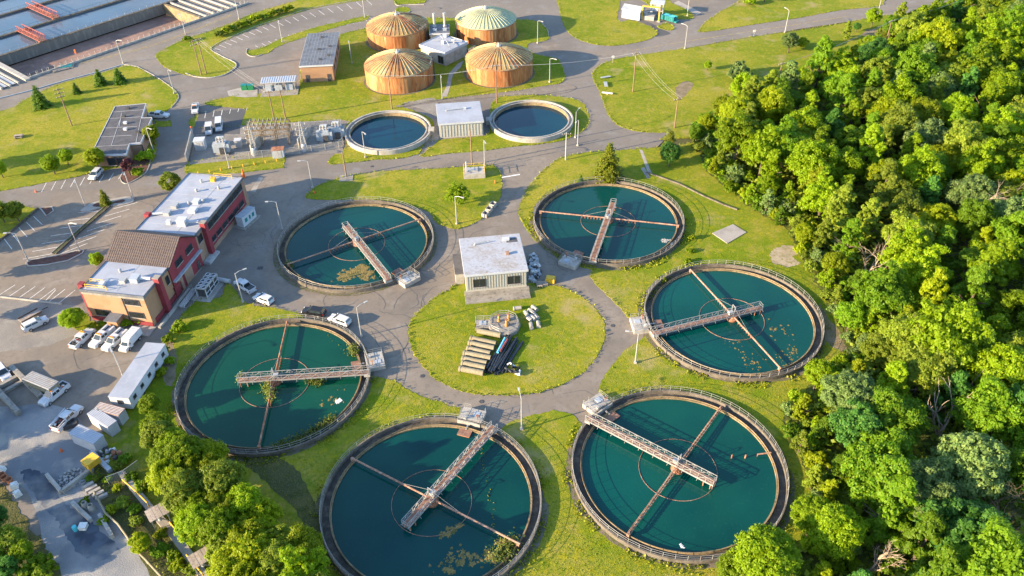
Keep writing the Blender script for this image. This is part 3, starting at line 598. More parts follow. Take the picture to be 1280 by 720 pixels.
# ================================================================== thickener tanks
for k, (x, y, lb) in enumerate([(-33.5,203.6,'left of the corrugated building'), (6.2,208.8,'right of the corrugated building')]):
    t = thing('thickener_tank', 'small round tank with thick white rim, '+lb, 'tank', (x,y,0), 0, 'small white rimmed thickener tanks')
    MB().lathe([(11.85,-.1),(11.85,1.35),(11.45,1.35),(11.45,.8),(10.75,.8),(10.75,1.2),(10.45,1.2),(10.45,-1)], 96).build('wall', 'concrete_pale', t)
    MB().lathe([(10.44,1.18),(10.44,-.6)], 96).build('inner_face', 'weir', t)
    MB().box((11.9 if k == 0 else -11.9, 0, .7), (1.6, 2.2, 1.5)).build('outlet_box', 'concrete_pale', t)
    w = MB(); w.add([(10.46*math.cos(2*PI*j/80), 10.46*math.sin(2*PI*j/80), .2) for j in range(80)], [tuple(range(80))]); structure(w.build('tank_water', 'water_navy', None, (x,y,0)))

# ================================================================== digesters
RT = 10.4
shell_mb = MB()
n = 120; vs = []
for z in (-.1, 0):
    for k in range(n): rr = RT-(.03 if k % 2 else 0); vs.append((rr*math.cos(2*PI*k/n), rr*math.sin(2*PI*k/n), -.1 if z < 0 else 5.45))
shell_mb.add(vs, [(k, (k+1) % n, n+(k+1) % n, n+k) for k in range(n)]); shell_me = shell_mb.mesh('shell', 'shell_rust')
def dome_z(r): return 5.5+3.3*(1-(r/RT)**1.7)
def dome_me(m): return MB().lathe([(RT+.12, 5.35), (RT+.12, 5.5)]+[(RT*t, dome_z(RT*t)) for t in (1,.85,.7,.55,.4,.25,.12)]+[(.01, dome_z(0))], 96).mesh('dome', m)
DM = {m: dome_me(m) for m in ('dome_rust', 'dome_green')}
RIB = {}
for m in ('rib_pale', 'rib_green', 'rust'):
    rb = MB(); rs = [RT*.985, RT*.75, RT*.5, RT*.25, RT*.1]
    for a, b in zip(rs, rs[1:]): rb.bar((a,0,dome_z(a)+.06), (b,0,dome_z(b)+.06), .13, .2)
    RIB[m] = rb.mesh('roof_rib', m)
hoop_me = MB().lathe([(RT+.16,5.2),(RT+.16,5.42),(RT+.02,5.42)], 96).mesh('eaves_band', 'rust')
for k, (x, y, dm, lb) in enumerate([(-37.2,270.7,'dome_rust','with brown domed roof, back left of the four'), (-33.7,238.8,'dome_rust','with streaked brown roof, front left of the four'), (-7.4,274.9,'dome_green','with pale green roof, back right of the four'), (-2.8,242.4,'dome_rust','with brown and green roof, front right of the four')]):
    t = thing('digester_tank', 'rusty orange digester tank '+lb, 'tank', (x,y,0), R(31*k), 'rusty digester tanks')
    link('shell', shell_me, t); link('dome', DM[dm], t); link('eaves_band', hoop_me, t)
    for j in range(44): link('roof_rib', RIB['rib_green' if dm == 'dome_green' else ('rust' if random.random() < .25 else 'rib_pale')], t, rz=2*PI*j/44)
    MB().lathe([(.7,8.6),(.7,9.2),(.45,9.3),(.2,9.3),(.2,9.9),(0,9.9)], 14).box((.5,.2,9.15),(1.2,.5,.5)).build('roof_vent', 'steel', t)
    if k != 2:
        MB().lathe([(RT+.15,5.5),(RT*.55,dome_z(RT*.55)+.02)], 12, a0=R(20-31*k), a1=R(62-31*k)).build('roof_patch', 'dome_green', t, (0,0,.03))
    a = R({0:-25, 1:0, 2:205, 3:150}[k]-31*k)
    pt = MB(); c, s = math.cos(a), math.sin(a)
    pt.tube([((RT+.4)*c,(RT+.4)*s,.2),((RT+.4)*c,(RT+.4)*s,5.9),((RT-1.6)*c,(RT-1.6)*s,6.7)], .16, 7); pt.tube([((RT+.4)*c-.5*s,(RT+.4)*s+.5*c,.2),((RT+.4)*c-.5*s,(RT+.4)*s+.5*c,5.6)], .09, 6)
    for j in range(12): pt.bar(((RT+.4)*c,(RT+.4)*s,.6+j*.42),((RT+.4)*c-.5*s,(RT+.4)*s+.5*c,.6+j*.42),.05)
    pt.build('ladder_pipe', 'dark_metal', t)
    structure(MB().lathe([(RT-.1,.09),(RT+.75,.085)], 72).build('soil_apron', 'apron_soil', None, (x,y,0)))
    pg = railing(circ(RT-.2, 9, 5.5, a-.22, a+.22), 1.0).build('roof_railing', 'yellow_paint' if k == 2 else 'rail_grey', t)
# ================================================================== buildings
def frame_basis(yaw): return Vector((math.cos(yaw), math.sin(yaw), 0)), Vector((-math.sin(yaw), math.cos(yaw), 0))
def window(parent, c, w, h, yaw, m='glass_dark', fr='dark_metal', panes=2, proud=.03):
    """a window standing on a wall face: centre c, width w along yaw, facing -y of that frame"""
    f = MB(); X, Y = frame_basis(yaw); c = Vector(c)
    for a, b in (((-w/2,0,-h/2),(w/2,0,-h/2)), ((-w/2,0,h/2),(w/2,0,h/2)), ((-w/2,0,-h/2),(-w/2,0,h/2)), ((w/2,0,-h/2),(w/2,0,h/2))):
        f.bar(c+X*a[0]+Vector((0,0,a[2]))-Y*proud, c+X*b[0]+Vector((0,0,b[2]))-Y*proud, .1, .1)
    fo = f.build('window', fr, parent)
    for k in range(panes):
        x0 = -w/2+w*k/panes; x1 = -w/2+w*(k+1)/panes; q = MB()
        q.box(c+X*(x0+x1)/2-Y*proud*.4, (x1-x0-.08, .04, h-.08), yaw); q.build('pane', m, fo)
    s = MB(); s.box(c-Vector((0,0,h/2+.08))-Y*(proud+.05), (w+.2,.16,.1), yaw); s.build('sill', 'concrete_pale', fo)
    return fo
def rooftop(parent, name, pos, size, m='white_metal', rz=0):
    b = MB(); b.box((0,0,size[2]/2), size); b.box((0,0,size[2]+.04), (size[0]*1.12,size[1]*1.12,.08)); return b.build(name, m, parent, pos, rz=rz)
def vent(parent, pos, r=.35, h=.8, m='steel'):
    return MB().lathe([(r*.7,0),(r*.7,h*.6),(r,h*.6),(r,h*.85),(0,h)], 10).build('roof_vent', m, parent, pos)

# ---- red brick office
A0 = at(192.7, 407.8); AY = R(79.2)
adm = thing('office_building', 'long red and tan office building with white flat roofs and a brown gable between', 'building', A0, AY-PI/2+PI/2)
# local frame: x along the length (away), y to the left (west)
WD = 13.4; HH = 7.6
MB().box((4.7, WD/2, HH/2), (9.4, WD, HH)).build('wall', 'brick_tan', adm)
MB().box((33, WD/2, HH/2), (24, WD, HH)).build('wall', 'brick_tan', adm)
g = MB(); g.add([(x,y,z) for y in (-.25, WD+.25) for x, z in ((9.4,0),(20.9,0),(20.9,7.6),(15.6,11.0),(9.4,7.6))], [(0,1,2,3,4),(9,8,7,6,5),(0,5,6,1),(1,6,7,2),(4,9,5,0)]); g.build('gable_wall', 'red_wall', adm)
for (x0, z0, x1, z1, nm) in ((9.0,7.35,15.6,11.06,'gable_roof'), (21.3,7.3,15.6,11.06,'gable_roof')):
    r_ = MB(); L = math.hypot(x1-x0, z1-z0); t = ((x1-x0)/L, (z1-z0)/L); nrm = (-t[1], t[0]) if x0 < x1 else (t[1], -t[0])
    nrm = (nrm[0]*.14, abs(nrm[1])*.14)
    r_.add([(x0,-.6,z0),(x1,-.6,z1),(x1,WD+.6,z1),(x0,WD+.6,z0),(x0+nrm[0],-.6,z0+nrm[1]),(x1,-.6,z1+.16),(x1,WD+.6,z1+.16),(x0+nrm[0],WD+.6,z0+nrm[1])], [(0,1,2,3),(4,7,6,5),(0,4,5,1),(1,5,6,2),(2,6,7,3),(3,7,4,0)])
    ro = r_.build(nm, 'tile_dark', adm)
    tl = MB(); NR, NC = 11, 30          # courses of roof tiles
    for i in range(NR):
        f0, f1 = i/NR, (i+1)/NR+.01
        for j in range(NC):
            y0 = -.58+(WD+1.16)*j/NC; y1 = y0+(WD+1.16)/NC*.72
            lift0 = .1
            p = [(x0+(x1-x0)*f+nrm[0]*(1+k), y, z0+(z1-z0)*f+nrm[1]*1.05+k*.14) for f, k in ((f0,lift0*6),(f1,0.02)) for y in (y0,y1)]
            tl.add([p[0],p[1],p[3],p[2]], [(0,1,2,3)])
            tl.add([p[0],p[1],(p[1][0],p[1][1],p[1][2]-.12),(p[0][0],p[0][1],p[0][2]-.12)], [(0,1,2,3)])
    stuff(tl.build('roof_tiles', 'roof_tile', ro))
for (x0, x1, tag_) in ((-.15, 9.35, 's'), (21.05, 45.1, 'n')):
    MB().box(((x0+x1)/2, WD/2, HH+.08), (x1-x0, WD+.3, .16)).build('roof', 'roof_white', adm)
    e = MB()
    for (c, s) in ((((x0+x1)/2, -.19, HH+.02), (x1-x0, .1, .62)), (((x0+x1)/2, WD+.19, HH+.02), (x1-x0, .1, .62)), ((x0 if tag_ == 's' else x1, WD/2, HH+.02), (.12, WD+.44, .62))): e.box(c, s)
    e.build('roof_edge', 'roof_slate', adm)
sm = MB()
for x in (24, 27, 30, 33, 36, 39, 42): sm.box((x, WD/2, HH+.17), (.06, WD-.2, .03))
sm.box((33, 4.2, HH+.175), (23, .12, .04)); sm.box((5, 6, HH+.17), (8.6,.06,.03)); sm.build('roof_seams', 'grey_metal', adm)
# east side (y = 0 face) : red bands, windows, pilasters
MB().box((33.5, -.06, 2.55), (22.2, .12, 4.9)).build('red_panel', 'red_wall', adm)
MB().box((22.4, -.08, 3.8), (3.0, .12, 7.4)).build('brick_panel', 'brick_brown', adm)
MB().box((44.6, -.09, 3.8), (1.4, .14, 7.55)).build('brick_panel', 'brick_brown', adm)
MB().box((11.8, -.32, 1.7), (1.6, .1, 3.4)).build('brick_panel', 'brick_brown', adm)
MB().box((15, -.34, 1.7), (3.0, .1, 3.2)).build('brick_panel', 'brick_brown', adm)
MB().box((33.5, -.14, .55), (22.2, .2, 1.1)).build('base_band', 'brick_brown', adm)
MB().box((5.2, -.14, .6), (8.2, .2, 1.2)).build('base_band', 'red_wall', adm)
MB().box((15.2, -.55, 4.0), (11.6, .8, .28)).build('canopy', 'blue_grey_metal', adm)
for x in (4.9, 24.6):
    MB().box((x, -.5, 4.4), (1.2, 1.2, 8.8)).build('pilaster', 'red_wall', adm); MB().box((x, -.5, 8.86), (1.3,1.3,.14)).build('pilaster_cap', 'concrete', adm)
for x in (1.2, 26.5): MB().box((x, WD+.45, 4.2), (1.2, 1.1, 8.4)).build('pilaster', 'red_wall', adm)
for j in range(7): window(adm, (27.3+j*2.55, -.1, 6.2), 2.2, 1.5, 0, panes=2)
for j in range(6): window(adm, (27.2+j*2.9, -.14, 2.6), 2.3, 1.2, 0, panes=2)
for x in (13.2, 17.6): window(adm, (x, -.3, 6.6), 2.6, 1.4, 0, panes=3)
window(adm, (8.3, -.05, 5.4), 1.0, 1.9, 0, panes=1); window(adm, (22.6, -.16, 5.9), 1.8, 1.8, 0, panes=1)
for x in (19.2,): 
    d_ = MB().box((x, -.3, 1.1), (1.1,.12,2.2)).build('door', 'dark_metal', adm); MB().box((x+.4,-.4,1.1),(.1,.08,.2)).build('handle','steel',d_)
MB().box((10.4, -.3, 1.5), (2.6,.14,2.6)).build('shutter_door', 'red_wall', adm)
# south front (x = 0 face): tan with two windows
for z in (5.9, 2.6): window(adm, (-.02, 2.9, z), 3.2, 1.4, -PI/2, panes=3)
MB().box((-.08, WD/2, .5), (.16, WD, 1.0)).build('base_band', 'red_wall', adm)
MB().box((-.06, 4.9, 3.8), (.12,.18,7.4)).build('downpipe', 'dark_metal', adm)
MB().box((-.07, WD/2, HH-.55), (.14, WD+.2, .5)).build('cornice_band', 'concrete', adm)
pc = MB(); pc.box((-1.2, 7.4, 1.15), (2.0,2.2,2.3)); pc.build('porch', 'brick_tan', adm)
MB().box((-1.3, 7.4, 2.38), (2.6,2.8,.16)).build('porch_roof', 'roof_slate', adm)
MB().box((-1.2, 7.4, .3), (2.9,3.2,.6)).build('porch_step', 'concrete', adm)
window(adm, (-.02, 10.4, 2.2), 3.4, 1.6, -PI/2, panes=3)
# roof plant
for (x, y, s, m) in [(4.4,4.0,(1.8,1.6,1.0),'blue_grey_metal'), (3.6,6.2,(1.2,1.2,.7),'steel'), (1.9,9.8,(1.4,1.0,.6),'white_metal'), (24.4,4.3,(1.7,1.9,1.5),'white_metal'), (30.8,9.5,(1.8,1.2,.7),'steel'), (27.8,9.8,(1.6,1.3,.7),'steel'), (33.2,5.6,(1.6,1.4,.6),'white_metal'), (29.6,4.6,(1.7,1.6,.7),'white_metal'), (24.2,7.4,(.9,.9,.9),'white_metal'), (42.8,6.2,(1.2,1.0,.6),'yellow_paint')]:
    rooftop(adm, 'roof_unit', (x, y, HH+.16), s, m, .1)
for x, y in [(37.6,7.8),(33.6,4.1),(41.6,8.6),(32.2,6.9),(39.5,3.2),(6.5,8.6)]: vent(adm, (x,y,HH+.16))
dk = MB(); dk.tube([(4.6,3.4,HH+.8),(4.8,.8,HH+.8)], .34, 10); dk.build('duct', 'white_metal', adm)
dk = MB(); dk.tube([(24.6,3.6,HH+.9),(25.2,.9,HH+.8)], .3, 10); dk.build('duct', 'white_metal', adm)
dk = MB(); dk.tube([(27.6,10.6,HH+.5),(26.8,12.8,HH+.5)], .3, 10); dk.build('duct', 'white_metal', adm)
for pts in ([(.6,8,0),(.6,12.6,0),(2.4,12.6,0),(2.4,9.6,0)], [(44.4,2.2,0),(44.4,6.8,0),(43,6.8,0)]):
    railing([(p[0],p[1],HH+.16) for p in pts], 1.0, (.5,1.0), .06, .05).build('roof_railing', 'yellow_paint', adm)
MB().box((11.5, WD+1.6, 2.6), (3.4,3.0,5.2)).build('stair_bay', 'red_wall', adm); MB().box((11.5, WD+1.7, 5.3), (4.0,3.6,.25)).build('bay_roof', 'roof_tile', adm)
st = thing('access_ramp', 'grey steel ramp with railings against the red wall of the office', 'ramp', at(236,382), AY)
MB().box((2,1.0,.5),(6,1.3,.14)).build('deck','grey_metal',st); railing([(-1,.4,.5),(1,.4,.5),(3,.4,.5),(5,.4,.5)],1.0).build('railing','rail_grey',st); railing([(-1,1.6,.5),(1,1.6,.5),(3,1.6,.5),(5,1.6,.5)],1.0).build('railing','rail_grey',st)
b_ = MB()
for x in (-.8,1,3,4.8): b_.box((x,1,.22),(.15,1.2,.44))
b_.build('leg','grey_metal',st)
o = MB().box((0,0,.08),(3.2,2.6,.16)).build('concrete_slab','concrete_world',None,at(241,339.5),rz=AY); tag(o,'pale concrete landing slab beside the door of the red office','slab')
o = MB().box((0,0,.3),(1.6,4.6,.6)).box((0,0,.65),(1.2,4.2,.12)).build('cellar_hatch','grey_metal',None,at(265,323),rz=AY-PI/2); tag(o,'long grey cellar hatch on the paving by the red office wall','hatch')
o = MB().box((0,0,.1),(2.8,3.6,.2)).build('concrete_slab','concrete_world',None,at(180.5,414),rz=AY); tag(o,'concrete slab at the corner of the tan office front, above the box truck','slab')
o = MB().box((0,0,.25),(12.5,.5,.5)).build('low_wall','concrete_pale',None,at(219,386),rz=AY); tag(o,'low concrete wall along the foot of the red office','wall')

# ---- small steel and brick buildings
def box_building(name, label, pts, h, m, roof='roof_white', over=.25, fascia='white_metal', z0=0.0, fh=.5):
    """pts: the four roof corners back-left, back-right, front-right, front-left in the photo at height h"""
    w = [at(u, v, h) for u, v in pts]; c = sum(w, Vector())/4; c.z = 0
    ex = (w[1]-w[0]+w[2]-w[3]); yaw = math.atan2(ex.y, ex.x); X, Y = frame_basis(yaw)
    sx = ex.length/2; sy = ((w[0]-w[3]+w[1]-w[2])/2).length
    t = thing(name, label, 'building', c, yaw)
    MB().box((0,0,h/2),(sx-2*over,sy-2*over,h-.02)).build('wall', m, t)
    MB().box((0,0,h+.05),(sx,sy,.2)).build('roof', roof, t)
    f = MB()
    for (cc, s) in (((0,-sy/2-.04,h-.12),(sx+.16,.08,fh)), ((0,sy/2+.04,h-.12),(sx+.16,.08,fh)), ((-sx/2-.04,0,h-.12),(.08,sy,fh)), ((sx/2+.04,0,h-.12),(.08,sy,fh))): f.box(cc, s)
    f.build('fascia', fascia, t)
    return t, sx, sy
def ribs(parent, sx, sy, h, m, over=.25, step=.55, z0=.1):
    mb = MB(); X, Y = sx/2-over, sy/2-over
    n = int(2*X/step)
    for k in range(n): mb.box((-X+2*X*(k+.5)/n, -Y-.03, (h+z0)/2), (.2,.08,h-z0-.5)); mb.box((-X+2*X*(k+.5)/n, Y+.03, (h+z0)/2), (.2,.08,h-z0-.5))
    n = int(2*Y/step)
    for k in range(n): mb.box((-X-.03, -Y+2*Y*(k+.5)/n, (h+z0)/2), (.08,.2,h-z0-.5)); mb.box((X+.03, -Y+2*Y*(k+.5)/n, (h+z0)/2), (.08,.2,h-z0-.5))
    return stuff(mb.build('cladding_ribs', m, parent))
t, sx, sy = box_building('pump_house', 'cream ribbed pump house with worn white flat roof on the central round lawn', [(573,299),(648,293),(661,337),(582,345)], 5.6, 'clad', 'roof_white_worn')
ribs(t, sx, sy, 5.6, 'clad', z0=1.4)
MB().box((0,-sy/2+.1,.55),(sx+.4,1.2,1.1)).build('plinth','concrete',t); MB().box((0,-sy/2-1.2,.2),(sx+.4,2.6,.36)).build('apron_slab','concrete',t)
window(t, (-sx/2+3.0,-sy/2+.2,3.2), 2.6, 2.0, 0); window(t, (sx/2-2.9,-sy/2+.2,3.2), 2.6, 2.0, 0)
MB().box((-sx/2-.8,1.4,1.4),(1.8,7.0,2.8)).build('side_annexe','concrete_pale',t); MB().box((-sx/2-.85,1.4,2.85),(1.9,7.2,.1)).build('annexe_roof','roof_dark',t)
MB().tube([(-3.6,3.6,5.75),(-3.4,3.6,6.2),(-.8,4.1,6.2)],.14,7).build('vent_pipe','steel',t); rooftop(t,'roof_unit',(3.4,4.6,5.7),(1.3,.9,.4)); rooftop(t,'roof_unit',(3.0,-.6,5.7),(.7,.7,.5),'rust_pale'); MB().box((4.6,4.3,5.72),(2.4,1.6,.1)).build('roof_patch','roof_dark',t)
o = MB().box((0,0,.06),(4.4,2.4,.12)).build('concrete_pad','concrete',None,at(601,374),rz=.1); structure(o)
t, sx, sy = box_building('sludge_building', 'grey white corrugated building between the two small white rimmed tanks', [(545,131),(599,126.5),(605,152),(548,155)], 4.4, 'clad', 'roof_white')
ribs(t, sx, sy, 4.4, 'grey_metal', step=.8)
MB().tube([(-3.6,1.2,4.55),(-3.6,1.2,4.9),(1.4,1.6,4.9)],.14,7).build('vent_pipe','steel',t); rooftop(t,'roof_unit',(1.6,1.8,4.5),(.8,.6,.4))
t, sx, sy = box_building('control_building', 'tan brick building with dark roof and white fascia left of the rusty digesters', [(381,42.5),(420.5,41),(419,80.5),(378,83)], 5.4, 'brick_tan', 'roof_slate')
for x in (-3.2, 3.4): 
    d_ = MB().box((x,-sy/2+.2,1.2),(1.0,.12,2.4)).build('door','dark_metal',t); MB().box((x+.35,-sy/2+.12,1.2),(.08,.06,.3)).build('handle','steel',d_)
for j in range(4): window(t, (sx/2-.23,-8+j*5.2,2.6), 1.6, 1.4, PI/2, panes=1)
for x, y in ((0,9),(0,-1),(3.4,-6),(3.2,1),(1.0,-9)): rooftop(t,'roof_unit',(x,y,5.5),(.9,.5,.4),'dark_metal')
sm = MB()
for j in range(9): sm.box((-4+j*1.0,0,5.56),(.05,sy-.4,.02))
sm.build('roof_seams','grey_metal',t)
# long low office on the left lawn (L shaped)
w = [at(u, v, 3.6) for u, v in ((144,133.5),(182.5,130),(177,148),(190,147.5),(176,178.5),(162,180),(157.5,193),(114,194))]
c = sum(w, Vector())/8; lo = thing('lab_building', 'low brown brick building with flat dark roof and white fascia on the left lawn', 'building', (c.x,c.y,0))
L = [(p.x-c.x, p.y-c.y) for p in w]
ins = [(x*.965, y*.965) for x, y in L]
MB().prism(ins, 0, 3.45).build('wall','brick_brown',lo); MB().prism(L, 3.5, 3.7).build('roof','roof_dark',lo)
f = MB()
for a, b in zip(L, L[1:]+L[:1]): f.bar((a[0],a[1],3.5),(b[0],b[1],3.5),.14,.6)
f.build('fascia','white_metal',lo)
for (u, v) in ((160,136),(155,146.5),(157,154.5),(157,162.5),(173,166)): p = at(u,v,3.7)-Vector((c.x,c.y,0)); rooftop(lo,'roof_unit',(p.x,p.y,3.7),(.9,.7,.5),'white_metal' if v > 150 and v < 165 else 'dark_metal')
sm = MB(); 
for a, b in (((141,140),(180,137)),((137,148),(176,146)),((131,160),(171,158)),((126,171),(165,169)),((120,183),(160,181)),((150,150),(139,182)),((152,141),(149,158)),((176,149),(170,178))):
    p, q = at(*a,3.73)-Vector((c.x,c.y,0)), at(*b,3.73)-Vector((c.x,c.y,0)); sm.bar(p,q,.12,.03)
sm.build('roof_seams','grey_metal',lo)
for (u, v, yaw) in ((140,202,.06),(152,202,.06),(175,186,.06)): p = at(u,v,1.6)-Vector((c.x,c.y,0)); window(lo,(p.x,p.y,1.7),2.0,2.2,yaw,panes=1,proud=.25)
# digester control house with two stacks
t, sx, sy = box_building('digester_house', 'pale concrete control house with white roof between the four rusty digesters', [(552,43.5),(583.5,52.7),(557,67.4),(525,56.6)], 4.4, 'concrete_pale', 'roof_white', fh=.9)
window(t,(sx/2-2.2,-sy/2+.2,1.7),2.2,2.4,0)
for a in ((-3,4.5,4.6),(2.2,2.6,4.6),(0,0,4.6)): rooftop(t,'roof_unit',a,(1.0,.8,.9),'white_metal')
for pth in ([(-1,1,4.9),(-1,1,5.6),(-3.6,2.4,5.6)], [(0,1,4.9),(0,1,5.5),(4.5,-2.0,5.5),(4.5,-2.0,4.5)], [(-.5,0,4.9),(-.5,0,5.3),(5,3.4,5.3)], [(-1.4,.4,4.9),(-1.4,.4,5.2),(-4,-1.4,5.2)]): MB().tube(pth,.11,7).build('gas_pipe','steel',t)
t, sx, sy = box_building('boiler_house', 'small blue grey boiler house with two tall silver stacks behind the digester house', [(536.5,31),(560.5,31),(562.5,41),(537.5,43)], 4.2, 'concrete_pale', 'roof_slate')
for x in (-1.6, 1.9): MB().lathe([(.62,4.2),(.62,4.8),(.42,5.0),(.42,8.8),(.5,8.8),(.5,9.1),(0,9.1)],14,(x,1.6)).build('stack','steel',t)
for x in (-1.5,1.8): rooftop(t,'roof_unit',(x,-1.5,4.3),(1.2,.9,.6),'blue_grey_metal')
for k, (u0, v0, u1, v1) in enumerate([(528,57,544,59),(566,58,584,62),(600,66,578,62),(535,74,548,68)]):
    p, q = at(u0,v0,1.5), at(u1,v1,1.5); o = MB().tube([p-Vector((0,0,1.5)),p,q,q-Vector((0,0,1.5))],.22,8).build('gas_main','dark_metal'); tag(o,['dark pipe from the back left digester to the control house','dark pipe from control house towards the back right digester','dark pipe at the front right digester and control house','dark pipe from the front left digester to the control house'][k],'pipe')
# canopy and switchgear at the left of the digester lawn
cp = at(351,112); t = thing('equipment_canopy','white ribbed canopy over blue grey switchgear near the tan brick building','canopy',(cp.x,cp.y,0),R(6))
MB().box((0,0,3.3),(10.5,4.2,.2)).build('canopy_roof','white_metal',t)
rb = MB()
for j in range(15): rb.box((-4.9+j*.7,0,3.44),(.12,4.2,.1))
rb.build('roof_ribs','white_metal',t)
for x in (-4.6,0,4.6):
    for y in (-1.7,1.7): MB().bar((x,y,0),(x,y,3.2),.16).build('leg','steel',t)
for x in (-3.2,-.4,2.8): MB().box((x,-.4,1.0),(2.2,1.4,2.0)).build('cabinet','blue_grey_metal',t)
MB().box((0,-1.5,.1),(11,6,.2)).build('slab','concrete',t)

# ---- white shed, crane frame, dumpster at the top right
w0, w1, w2 = at(777,22), at(799,26), at(806,22.5); t = thing('storage_shed','white metal shed with blue grey ribbed roof by the top road','shed',(w0+w1)/2,math.atan2((w1-w0).y,(w1-w0).x))
Lx = (w1-w0).length
MB().box((0,2.4,1.6),(Lx,4.8,3.2)).build('wall','white_metal',t)
g = MB(); g.add([(x,y,z) for x in (-Lx/2-.3, Lx/2+.3) for y, z in ((-.3,3.15),(2.4,4.1),(5.1,3.15),(5.1,3.0),(-.3,3.0))], [(0,1,2,3,4),(9,8,7,6,5),(0,5,6,1),(1,6,7,2),(2,7,8,3),(4,9,5,0)]); g.build('roof','blue_grey_metal',t)
rb = MB()
for j in range(13):
    x = -Lx/2+Lx*j/12; rb.bar((x,-.3,3.2),(x,2.4,4.14),.08); rb.bar((x,5.1,3.2),(x,2.4,4.14),.08)
rb.box((0,2.4,4.16),(Lx+.6,.5,.1)); rb.build('roof_ribs','white_metal',t)
MB().box((Lx/2+.03,2.4,1.2),(.1,1.6,2.2)).build('door','dark_metal',t)
cr = at(813,26); t = thing('crane_frame','yellow steel gantry frame over the concrete tub by the white shed','crane',(cr.x,cr.y,0),R(-20))
MB().bar((-3.2,0,5.0),(3.0,0,5.0),.4).build('beam','yellow_paint',t)
for x in (-3.1,2.9): MB().bar((x,0,0),(x,0,4.8),.4).build('leg','yellow_paint',t)
MB().box((2.9,0,.15),(1.1,1.1,.3)).build('foot','concrete_pale',t)
t = thing('concrete_tub','concrete tub with pump gear under the yellow frame','tub',(cr.x-.8,cr.y+2.2,0),R(-20)); MB().box((0,0,.7),(5.2,3.2,1.4)).build('wall','concrete_pale',t); MB().box((-.8,.2,1.7),(1.2,1,.8)).tube([(-2,0,1.4),(-2,0,2.6),(1.6,0,2.6)],.14,6).build('pump','grey_metal',t)
cp = at(822,24); t = thing('filter_canopy','small white canopy on posts between yellow frame and teal dumpster','canopy',(cp.x,cp.y+3,0),R(-15))
MB().box((0,0,5.0),(5.0,4.2,.2)).build('canopy_roof','white_metal',t); MB().box((0,.3,3.5),(2.4,2.2,2.4)).build('cabinet','white_metal',t); MB().box((0,.3,2.2),(3.8,3.2,.15)).build('deck','grey_metal',t)
for x in (-2.2,2.2):
    for y in (-1.8,1.8): MB().bar((x,y,0),(x,y,4.9),.18).build('leg','white_metal',t)
dp = at(836,26); t = thing('roll_off_dumpster','teal open top dumpster tilted beside the white canopy','dumpster',(dp.x,dp.y,0),R(-42))
d_ = MB()
for (cc, s) in (((0,-1.2,1.2),(5.2,.12,1.6)),((0,1.2,1.2),(5.2,.12,1.6)),((-2.55,0,1.2),(.12,2.4,1.6)),((2.55,0,1.0),(.12,2.4,1.2)),((0,0,.45),(5.2,2.4,.15))): d_.box(cc,s)
d_.build('body','teal_paint',t)
for j in range(6): MB().box((-2.2+j*.88,-1.3,1.2),(.14,.1,1.6)).build('rib','teal_paint',t)
MB().box((-.2,0,1.7),(4.6,2.2,.2)).build('cover','cyan_plastic',t); MB().box((3.1,0,.5),(1.0,2.0,.5)).build('tail_gate','teal_paint',t)
# domed tank cut by the top edge
p = at(868,-6); t = thing('storage_tank','white rimmed round tank cut by the top edge of the photo','tank',(p.x+1,p.y+5,0))
MB().lathe([(6.6,0),(6.6,2.2),(9.2,4.0),(9.2,4.4),(0,6.4)],48).build('shell','white_metal',t); MB().lathe([(6.3,0),(6.65,0),(6.65,2.0)],40).build('base','concrete',t)

# ---- aeration basins, top left
PA = at(38,95,.3); PB = at(290,2,.3); ang = math.atan2(311.8-263.8, -127.4+167.2); AX, AN = Vector((math.cos(ang),math.sin(ang),0)), Vector((-math.sin(ang),math.cos(ang),0))
BO = Vector((-151.5,244.5,0))
LANE = (Vector((-167.2,263.8,0))-BO).dot(AN); print('lane offset', LANE, (Vector((-177,278.9,0))-BO).dot(AN), (Vector((-187.6,300.9,0))-BO).dot(AN))
bas = thing('aeration_basin','long rectangular concrete basins with sky blue water lanes and one drained lane','basin',BO,ang)
BL = 84
offs = [0, LANE, LANE+17.2, LANE+38, LANE+56]
x0s = -2
for k, y in enumerate(offs):
    if k: MB().box((BL/2+10, y, -1.3), (BL+44, .9, 3.6)).build('lane_wall','pit_wall',bas); 
    if k: MB().box((BL/2+10, y, .56), (BL+44, 1.3, .12)).build('wall_cap','concrete_dark',bas)
    if k: railing([(x,y+.6,.6) for x in range(-12,106,3)],.9,(.9,),.03).build('railing','concrete_dark' if k > 1 else 'rail_grey',bas)
MB().box((BL/2,-.25,-1.6),(BL,.5,4.4)).build('parapet','concrete_pale',bas)
for x in range(0,84,2): MB().box((x+.6,.05,1.05),(.16,.16,1.0)).build('rail_post','rail_grey',bas)
railing([(x,.05,.6) for x in range(0,84,3)],1.0,(1.0,),.03).build('railing','rail_grey',bas)
MB().box((-1.0,LANE/2-.4,-1.6),(1.6,LANE+1.8,4.4)).build('end_wall','concrete_pale',bas); MB().box((63.5,LANE/2,-1.6),(1.0,LANE-.9,4.3)).build('end_wall','weir',bas)
pf = MB(); pf.add([(0,0,-3.6),(64,0,-3.6),(64,LANE,-3.6),(0,LANE,-3.6)],[(0,1,2,3)]); pf.build('drained_floor','pit_floor',bas)
for j in range(5): MB().box((66+j*3.4,LANE/2,.3),(.7,LANE-1,.5)).build('channel_wall','concrete_pale',bas)
MB().box((73,LANE/2,-.2),(19,LANE-1,.3)).build('channel_floor','weir',bas)
railing([(66+j*3.4,LANE-1-.01*j,.55) for j in range(5)],1.0).build('railing','rail_grey',bas)
for j in range(3): MB().box((-4.0-j*2.6,LANE/2+1,.2),(.6,LANE+5,.8)).build('channel_wall','concrete_pale',bas)
MB().box((-6.5,LANE/2+1,-.5),(7,LANE+4,.3)).build('channel_floor','concrete_dark',bas)
